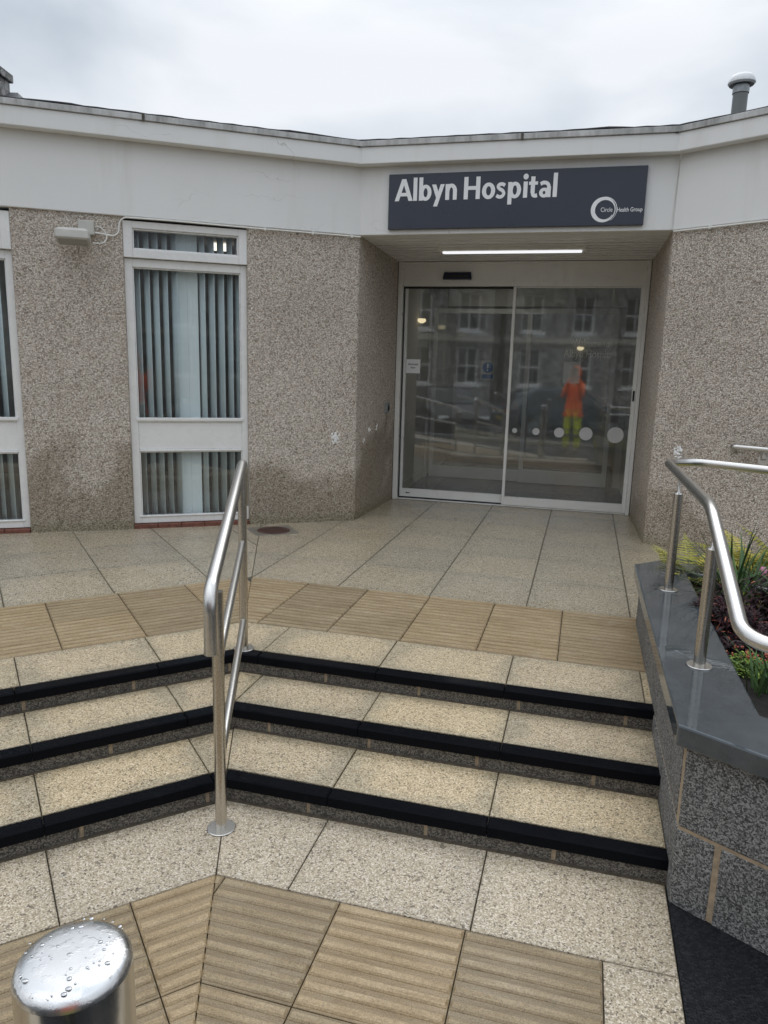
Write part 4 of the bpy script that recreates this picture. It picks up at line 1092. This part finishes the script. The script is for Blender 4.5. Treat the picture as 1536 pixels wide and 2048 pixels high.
for i in range(50):
    a = rd.uniform(0, 2 * math.pi); rr = .0605 * math.sqrt(rd.random()); r_ = rd.choice([.0009, .0012, .0012, .0018, .0018, .0028]) ; z = 1.0312 - (rr / .0645) ** 4 * .0065
    m.ball((bc[0] + rr * math.cos(a), bc[1] + rr * math.sin(a), z), r_ * rd.uniform(.8, 1.5), r_, r_ * .32, 10, 6)
wt = NT('water_drop'); wt.bsdf(Base_Color=(.50, .51, .52), Roughness=.04, Metallic=.9)
rdp = obj('raindrops', m, wt.m, cap_, smooth=80); rdp['kind'] = 'stuff'
dup(t, (1.9, .2, 0), 0, 'steel bollard on the asphalt outside the right of the frame')

# ------------------------------------------------------------------ house behind, left
t = thing('granite_house', (-9, 16, 0), 'old granite house with chimney and slate roof peeping over the left eaves', 'house')
m = MB(); m.box(frame(0), -13, -6.6, 14, 21, 0, 5.3); obj('wall', m, 'stone', t)
m = MB(); yr = 17.5
m.add([(-13.2, 13.7, 5.3), (-6.3, 13.7, 5.3), (-8.28, 17.5, 7.36), (-11.6, 17.5, 7.36), (-13.2, 21.3, 5.3), (-6.3, 21.3, 5.3)], [[0, 1, 2, 3], [1, 5, 2], [5, 4, 3, 2], [4, 0, 3], [0, 4, 5, 1]]); rf = obj('roof', m, 'slate', t)
m = MB(); m.box(frame(0), -10.0, -8.44, 16.8, 17.5, 5.5, 7.55); m.box(frame(0), -10.06, -8.38, 16.74, 17.56, 7.55, 7.72); obj('chimney', m, 'stone', rf, bevel=.02)

# ------------------------------------------------------------------ the street behind the photographer (seen in the glass)
def terrace(F, length, label, seed, nwin):
    r_ = random.Random(seed); t = thing('terrace_house', (*F(length / 2, 0), -.34), label, 'building', 'granite terraces across the road')
    pit = length / nwin; m = MB(); zs = (-.34, .9, 2.75, 3.55, 5.35, 6.6)
    for i in range(nwin):
        a, b = i * pit, (i + 1) * pit; w0, w1 = a + pit / 2 - .55, a + pit / 2 + .55
        m.box(F, a, w0, 0, .4, zs[0], zs[5]); m.box(F, w1, b, 0, .4, zs[0], zs[5])
        for (z0, z1) in ((zs[0], zs[1]), (zs[2], zs[3]), (zs[4], zs[5])): m.box(F, w0, w1, 0.001, .4, z0, z1)
    m.box(F, 0, length, .4, 8, zs[0], zs[5])
    obj('wall', m, 'stone', t)
    m = MB(); m.box(F, -.05, length + .05, -.10, .02, 3.02, 3.30); m.box(F, -.05, length + .05, -.16, .02, 6.45, 6.62); obj('string_course', m, 'stone_pale', t, bevel=.01)
    m = MB(); q = [(0, -.25, 6.6), (length, -.25, 6.6), (length, 4, 9.2), (0, 4, 9.2), (0, 8.2, 6.6), (length, 8.2, 6.6)]
    m.add([(*F(u, v), z) for u, v, z in q], [[0, 1, 2, 3], [3, 2, 5, 4], [0, 3, 4], [1, 5, 2]]); rf = obj('roof', m, 'slate', t)
    for u in (length * .25, length * .75):
        m = MB(); m.box(F, u - .5, u + .5, 3.5, 4.5, 8.4, 10.2); obj('chimney', m, 'stone', rf, bevel=.02)
    first = {}
    for (z0, z1) in ((zs[1], zs[2]), (zs[3], zs[4])):
        for i in range(nwin):
            c = i * pit + pit / 2
            m = MB(); B = lambda u0, u1, a, b, v0=.16, v1=.24: m.box(F, c + u0, c + u1, v0, v1, a, b)
            B(-.55, -.46, z0, z1); B(.46, .55, z0, z1); B(-.46, .46, z1 - .09, z1); B(-.46, .46, z0, z0 + .1); B(-.46, .46, (z0 + z1) / 2 - .03, (z0 + z1) / 2 + .03, .15, .23); B(-.02, .02, z0 + .1, z1 - .09, .17, .22)
            m.box(F, c - .65, c + .65, -.08, .16, z0 - .12, z0 - .001)
            w = obj('window', m, 'upvc', t)
            m = MB(); m.box(F, c - .46, c + .46, .2, .215, z0 + .1, z1 - .09); obj('pane', m, 'pane_dark', w)
    for u in (pit, pit * 3):
        m = MB(); m.tube([(*F(u, -.07), -.3), (*F(u, -.07), 6.4)], .055, 10); obj('downpipe', m, 'stone_pale', t, smooth=60)
    return t
FT = frame(R(-31), (-19.5, -13.6)); FT = frame(R(-31 + 180), (2.5, -27.5))
terrace(FT, 13, 'pale granite terrace across the road reflected in the door glass', 41, 5)
terrace(frame(R(-31 + 180), (-9.2, -20.45)), 12, 'granite terrace farther left reflected at the edge of the glass', 43, 5)
terrace(frame(R(180), (18, -27)), 14.5, 'granite terrace on the right reflected in the tall window', 42, 5)

def car(loc, ang, paint, label):
    t = thing('parked_car', (*loc, -.34), label, 'car', 'cars parked along the road')
    F = frame(ang, loc); z0 = -.34; m = MB()
    # stations along the length: (x, half width low, half width top, z bottom, z belt, z top, half width roof)
    S = [(-2.10, .70, .72, .32, .62, .66, .66), (-2.02, .82, .84, .24, .80, .98, .72), (-1.75, .86, .88, .22, .90, 1.28, .66), (-1.1, .88, .89, .22, .93, 1.46, .58), (-.3, .88, .89, .22, .93, 1.48, .57), (.45, .88, .89, .22, .93, 1.36, .58), (1.05, .87, .88, .22, .93, 1.0, .70), (1.75, .84, .85, .22, .80, .86, .70), (2.08, .72, .74, .26, .62, .66, .62)]
    ring = []
    for (x, a, b, zb, zm, zt, c) in S:
        for (y, z) in ((-a * .9, zb), (-a, zb + .12), (-b, zm), (-c, zt - .03), (-c * .8, zt), (c * .8, zt), (c, zt - .03), (b, zm), (a, zb + .12), (a * .9, zb)): ring.append((*F(x, y), z0 + z))
    n = 10
    fs = [[i * n + k, (i + 1) * n + k, (i + 1) * n + (k + 1) % n, i * n + (k + 1) % n] for i in range(len(S) - 1) for k in range(n)] + [list(range(n)), list(range((len(S) - 1) * n, len(S) * n))[::-1]]
    m.add(ring, fs); body = obj('body', m, paint, t, smooth=35)
    m = MB()   # glazing set just proud of the cabin sides
    P = lambda x, y, z: (*F(x, y), z0 + z)
    for sg_ in (-1, 1):
        m.add([P(-1.55, sg_ * .875, .97), P(.85, sg_ * .88, .97), P(.42, sg_ * .64, 1.31), P(-1.25, sg_ * .65, 1.38)], [[0, 1, 2, 3] if sg_ < 0 else [3, 2, 1, 0]])
    m.add([P(-2.0, -.66, 1.02), P(-2.0, .66, 1.02), P(-1.74, .58, 1.28), P(-1.74, -.58, 1.28)], [[0, 1, 2, 3]])
    m.add([P(1.02, -.66, 1.035), P(1.02, .66, 1.035), P(.50, .52, 1.36), P(.50, -.52, 1.36)], [[0, 1, 2, 3]])
    gl = obj('window', m, 'pane_dark', t); md = gl.modifiers.new('solid', 'SOLIDIFY'); md.thickness = .03; md.offset = 0
    for x in (-1.3, 1.3):
        for s in (-1, 1):
            m = MB(); c = Vector(P(x, s * .80, .31)); ax = Vector((*F(0, 1), 0)) - Vector((*F(0, 0), 0))
            m.tube([c - ax * .09, c - ax * .07, c + ax * .07, c + ax * .09], .31, 24); wh = obj('wheel', m, 'black', t, smooth=40)
            m = MB(); m.tube([c + ax * s * .085, c + ax * s * .1], .19, 20); obj('rim', m, 'gal', wh)
    for s in (-1, 1):
        m = MB(); m.box(F, -2.09, -1.99, s * .62 - .14, s * .62 + .14, z0 + .70, z0 + .84); obj('tail_light', m, TAIL, t, bevel=.02)
        m = MB(); m.box(F, 1.9, 2.06, s * .58 - .15, s * .58 + .15, z0 + .60, z0 + .72); obj('headlight', m, 'paper', t, bevel=.02)
    m = MB(); m.box(F, -2.125, -2.105, -.26, .26, z0 + .48, z0 + .59); obj('number_plate', m, plain('yellow_plate', (.62, .48, .06), .4), t)
    return t
TAIL = plain('red_lens', (.5, .02, .02), .15)
car((-5.2, -5.7), R(52), plain('black_paint', (.012, .012, .014), .12), 'black car with red tail lights parked rear on')
car((-2.4, -8.6), R(-38), plain('blue_grey_paint', (.05, .07, .09), .12), 'blue grey car parked side on across the road')
car((1.9, -11.6), R(-38), plain('dark_grey_paint', (.03, .03, .032), .14), 'dark grey car parked behind the blue one')

# bare street tree seen in the window glass
t = thing('bare_tree', (7.0, -13, -.34), 'bare branched street tree reflected in the tall window', 'tree')
m = MB(); br_ = MB(); rt = random.Random(3)
m.tube([(7, -13, -.4), (7.05, -13, 1.2), (7.0, -12.9, 2.6)], .16, 10, True, 0, .11)
def grow(p_, d, l, r_, k):
    q_ = p_ + d * l; mid = p_.lerp(q_, .5) + V3(rt.gauss(0, .04), rt.gauss(0, .04), rt.gauss(0, .04)) * l
    br_.tube([p_, mid, q_], r_, 6 if k > 2 else 4, False, 0, r_ * .62)
    if k == 0: return
    for i in range(3 if k > 1 else 4):
        dd = (d + V3(rt.gauss(0, .5), rt.gauss(0, .5), rt.gauss(.1, .35))).normalized(); grow(q_ if i < 2 else mid, dd, l * rt.uniform(.6, .82), r_ * .58, k - 1)
for i in range(5):
    a = i * 1.26; grow(V3(7.0, -12.9, 2.5), V3(math.cos(a) * .6, math.sin(a) * .6, .8).normalized(), 1.5, .07, 4)
BARK = plain('bark', (.07, .06, .05), .9, 0, .3, 12, .01)
obj('trunk', m, BARK, t, smooth=60); obj('crown', br_, BARK, t)

# ------------------------------------------------------------------ photographer, reflected in the doors
def skin(name, chains, mat, parent, radii_scale=1.0, sub=1):
    """chains: list of [(point, radius), ...]; points that coincide are joined"""
    vs, es, rs, idx = [], [], [], {}
    loc = ROOTLOC[parent.name]
    for ch in chains:
        prev = None
        for p_, r_ in ch:
            key = tuple(round(c, 4) for c in p_)
            if key not in idx: idx[key] = len(vs); vs.append(tuple(Vector(p_) - loc)); rs.append(r_)
            if prev is not None and prev != idx[key]: es.append((prev, idx[key]))
            prev = idx[key]
    me = bpy.data.meshes.new(name); me.from_pydata(vs, es, []); me.materials.append(mat if not isinstance(mat, str) else MT[mat])
    o = link(name, me); o.parent = parent; ROOTLOC[o.name] = loc
    md = o.modifiers.new('skin', 'SKIN'); md.use_smooth_shade = True
    sv = me.skin_vertices[0] if me.skin_vertices else None
    if sv is None:
        me.attributes.new('skin', 'FLOAT', 'POINT')
    for i, r_ in enumerate(rs):
        rr = r_ if isinstance(r_, tuple) else (r_, r_)
        me.skin_vertices[0].data[i].radius = (rr[0] * radii_scale, rr[1] * radii_scale)
    me.skin_vertices[0].data[0].use_root = True
    s = o.modifiers.new('sub', 'SUBSURF'); s.levels = sub; s.render_levels = sub
    return o
pc = (-.06, -.50, -.03)
person = thing('person', pc, 'person in orange jacket and yellow trousers holding up a phone, reflected in the doors', 'person')
def pt_(x, y, z): return (pc[0] + x, pc[1] + y, z)
HIP, CH, NK = pt_(0, 0, .95), pt_(0, .01, 1.30), pt_(0, .01, 1.47)
chains = [[(HIP, (.15, .11)), (pt_(0, 0, 1.12), (.135, .10)), (CH, (.155, .11)), (NK, (.055, .055)), (pt_(0, .03, 1.55), (.06, .065)), (pt_(0, .045, 1.64), (.078, .092)), (pt_(0, .04, 1.72), (.06, .07))]]
for s in (-1, 1):
    chains.append([(HIP, (.15, .11)), (pt_(s * .095, 0, .86), .085), (pt_(s * .11, .015, .49), .058), (pt_(s * .115, -.01, .10), .04), (pt_(s * .125, .13, .04), .035)])
    sh, el, wr = pt_(s * .165, .0, 1.40), pt_(s * .185, .20, 1.17), pt_(s * .07 + .06, .36, 1.60)
    chains.append([(CH, (.155, .11)), (sh, .055), (el, .042), (wr, .028), (pt_(s * .045 + .06, .40, 1.65), .03)])
    palm = pt_(s * .045 + .06, .40, 1.65)
    for k in range(4): chains.append([(palm, .03), (pt_(s * .055 + .06 - s * .006 * k, .425, 1.665 + .012 * k), .009), (pt_(s * .035 + .06, .447, 1.672 + .013 * k), .008), (pt_(s * .012 + .06, .452, 1.672 + .013 * k), .007)])
    chains.append([(palm, .03), (pt_(s * .03 + .06, .415, 1.70), .010), (pt_(s * .012 + .06, .43, 1.725), .008)])
skinm = plain('skin', (.50, .30, .22), .5); ORG = plain('orange_hi_vis', (.85, .13, .02), .7, 0, .1, 20); YEL = plain('yellow_hi_vis', (.62, .70, .02), .7, 0, .1, 20)
skin('body', chains, skinm, person, 1.0, 2)
jk = [[(HIP, (.19, .15)), (pt_(0, 0, .80), (.19, .15))], [(HIP, (.19, .15)), (pt_(0, 0, 1.12), (.175, .135)), (CH, (.20, .15)), (pt_(0, .0, 1.43), (.10, .085))]]
for s in (-1, 1): jk.append([(CH, (.185, .14)), (pt_(s * .165, .0, 1.40), .075), (pt_(s * .185, .20, 1.17), .062), (pt_(s * .085 + .06, .34, 1.56), .043)])
jko = skin('jacket', jk, ORG, person, 1.0, 2)
tr2 = [[(pt_(0, 0, .93), (.165, .13)), (pt_(0, 0, .90), (.15, .12))]]
for s in (-1, 1): tr2.append([(pt_(0, 0, .90), (.15, .12)), (pt_(s * .095, 0, .80), .10), (pt_(s * .11, .015, .49), .085), (pt_(s * .115, -.01, .09), .075)])
tro = skin('trousers', tr2, YEL, person, 1.0, 2)
m = MB()
for s in (-1, 1):
    for z in (.36, .47): m.tube([pt_(s * .113, .01, z), pt_(s * .113, .01, z + .05)], .092, 16)
obj('reflective_band', m, 'gal', tro, smooth=60)
m = MB()
for s in (-1, 1):
    m.ball(pt_(s * .122, .07, .055), .05, .145, .056, 12, 8); m.tube([pt_(s * .117, -.01, .04), pt_(s * .117, -.01, .17)], .052, 12)
    # face: eyes
obj('boots', m, 'black', person, smooth=60)
m = MB(); m.ball(pt_(0, .0, 1.655), .118, .115, .15, 18, 12); obj('hood', m, ORG, jko, smooth=60)
m = MB(); m.ball(pt_(0, .03, 1.70), .088, .098, .075, 16, 10)
obj('hair', m, plain('brown_hair', (.05, .03, .02), .7), person, smooth=60)
m = MB()
for s in (-1, 1): m.ball(pt_(s * .032, .135, 1.655), .010, .006, .007, 8, 6)
obj('eyes', m, 'ink', person)
m = MB(); m.add([pt_(-.012, .13, 1.615), pt_(.012, .13, 1.615), pt_(0, .158, 1.615), pt_(0, .132, 1.66)], [[0, 2, 1], [0, 3, 2], [1, 2, 3], [0, 1, 3]]); obj('nose', m, skinm, person)
m = MB(); m.box(frame(0, (pc[0], pc[1])), -.022, .022, .128, .134, 1.585, 1.592); obj('mouth', m, plain('lips', (.4, .16, .13), .5), person)
m = MB(); m.box(frame(0), -.038, .038, -.045, -.034, 1.625, 1.775)
tag(obj('phone', m, 'black', bevel=.004), 'black phone held up in both hands by the person in orange', 'phone')
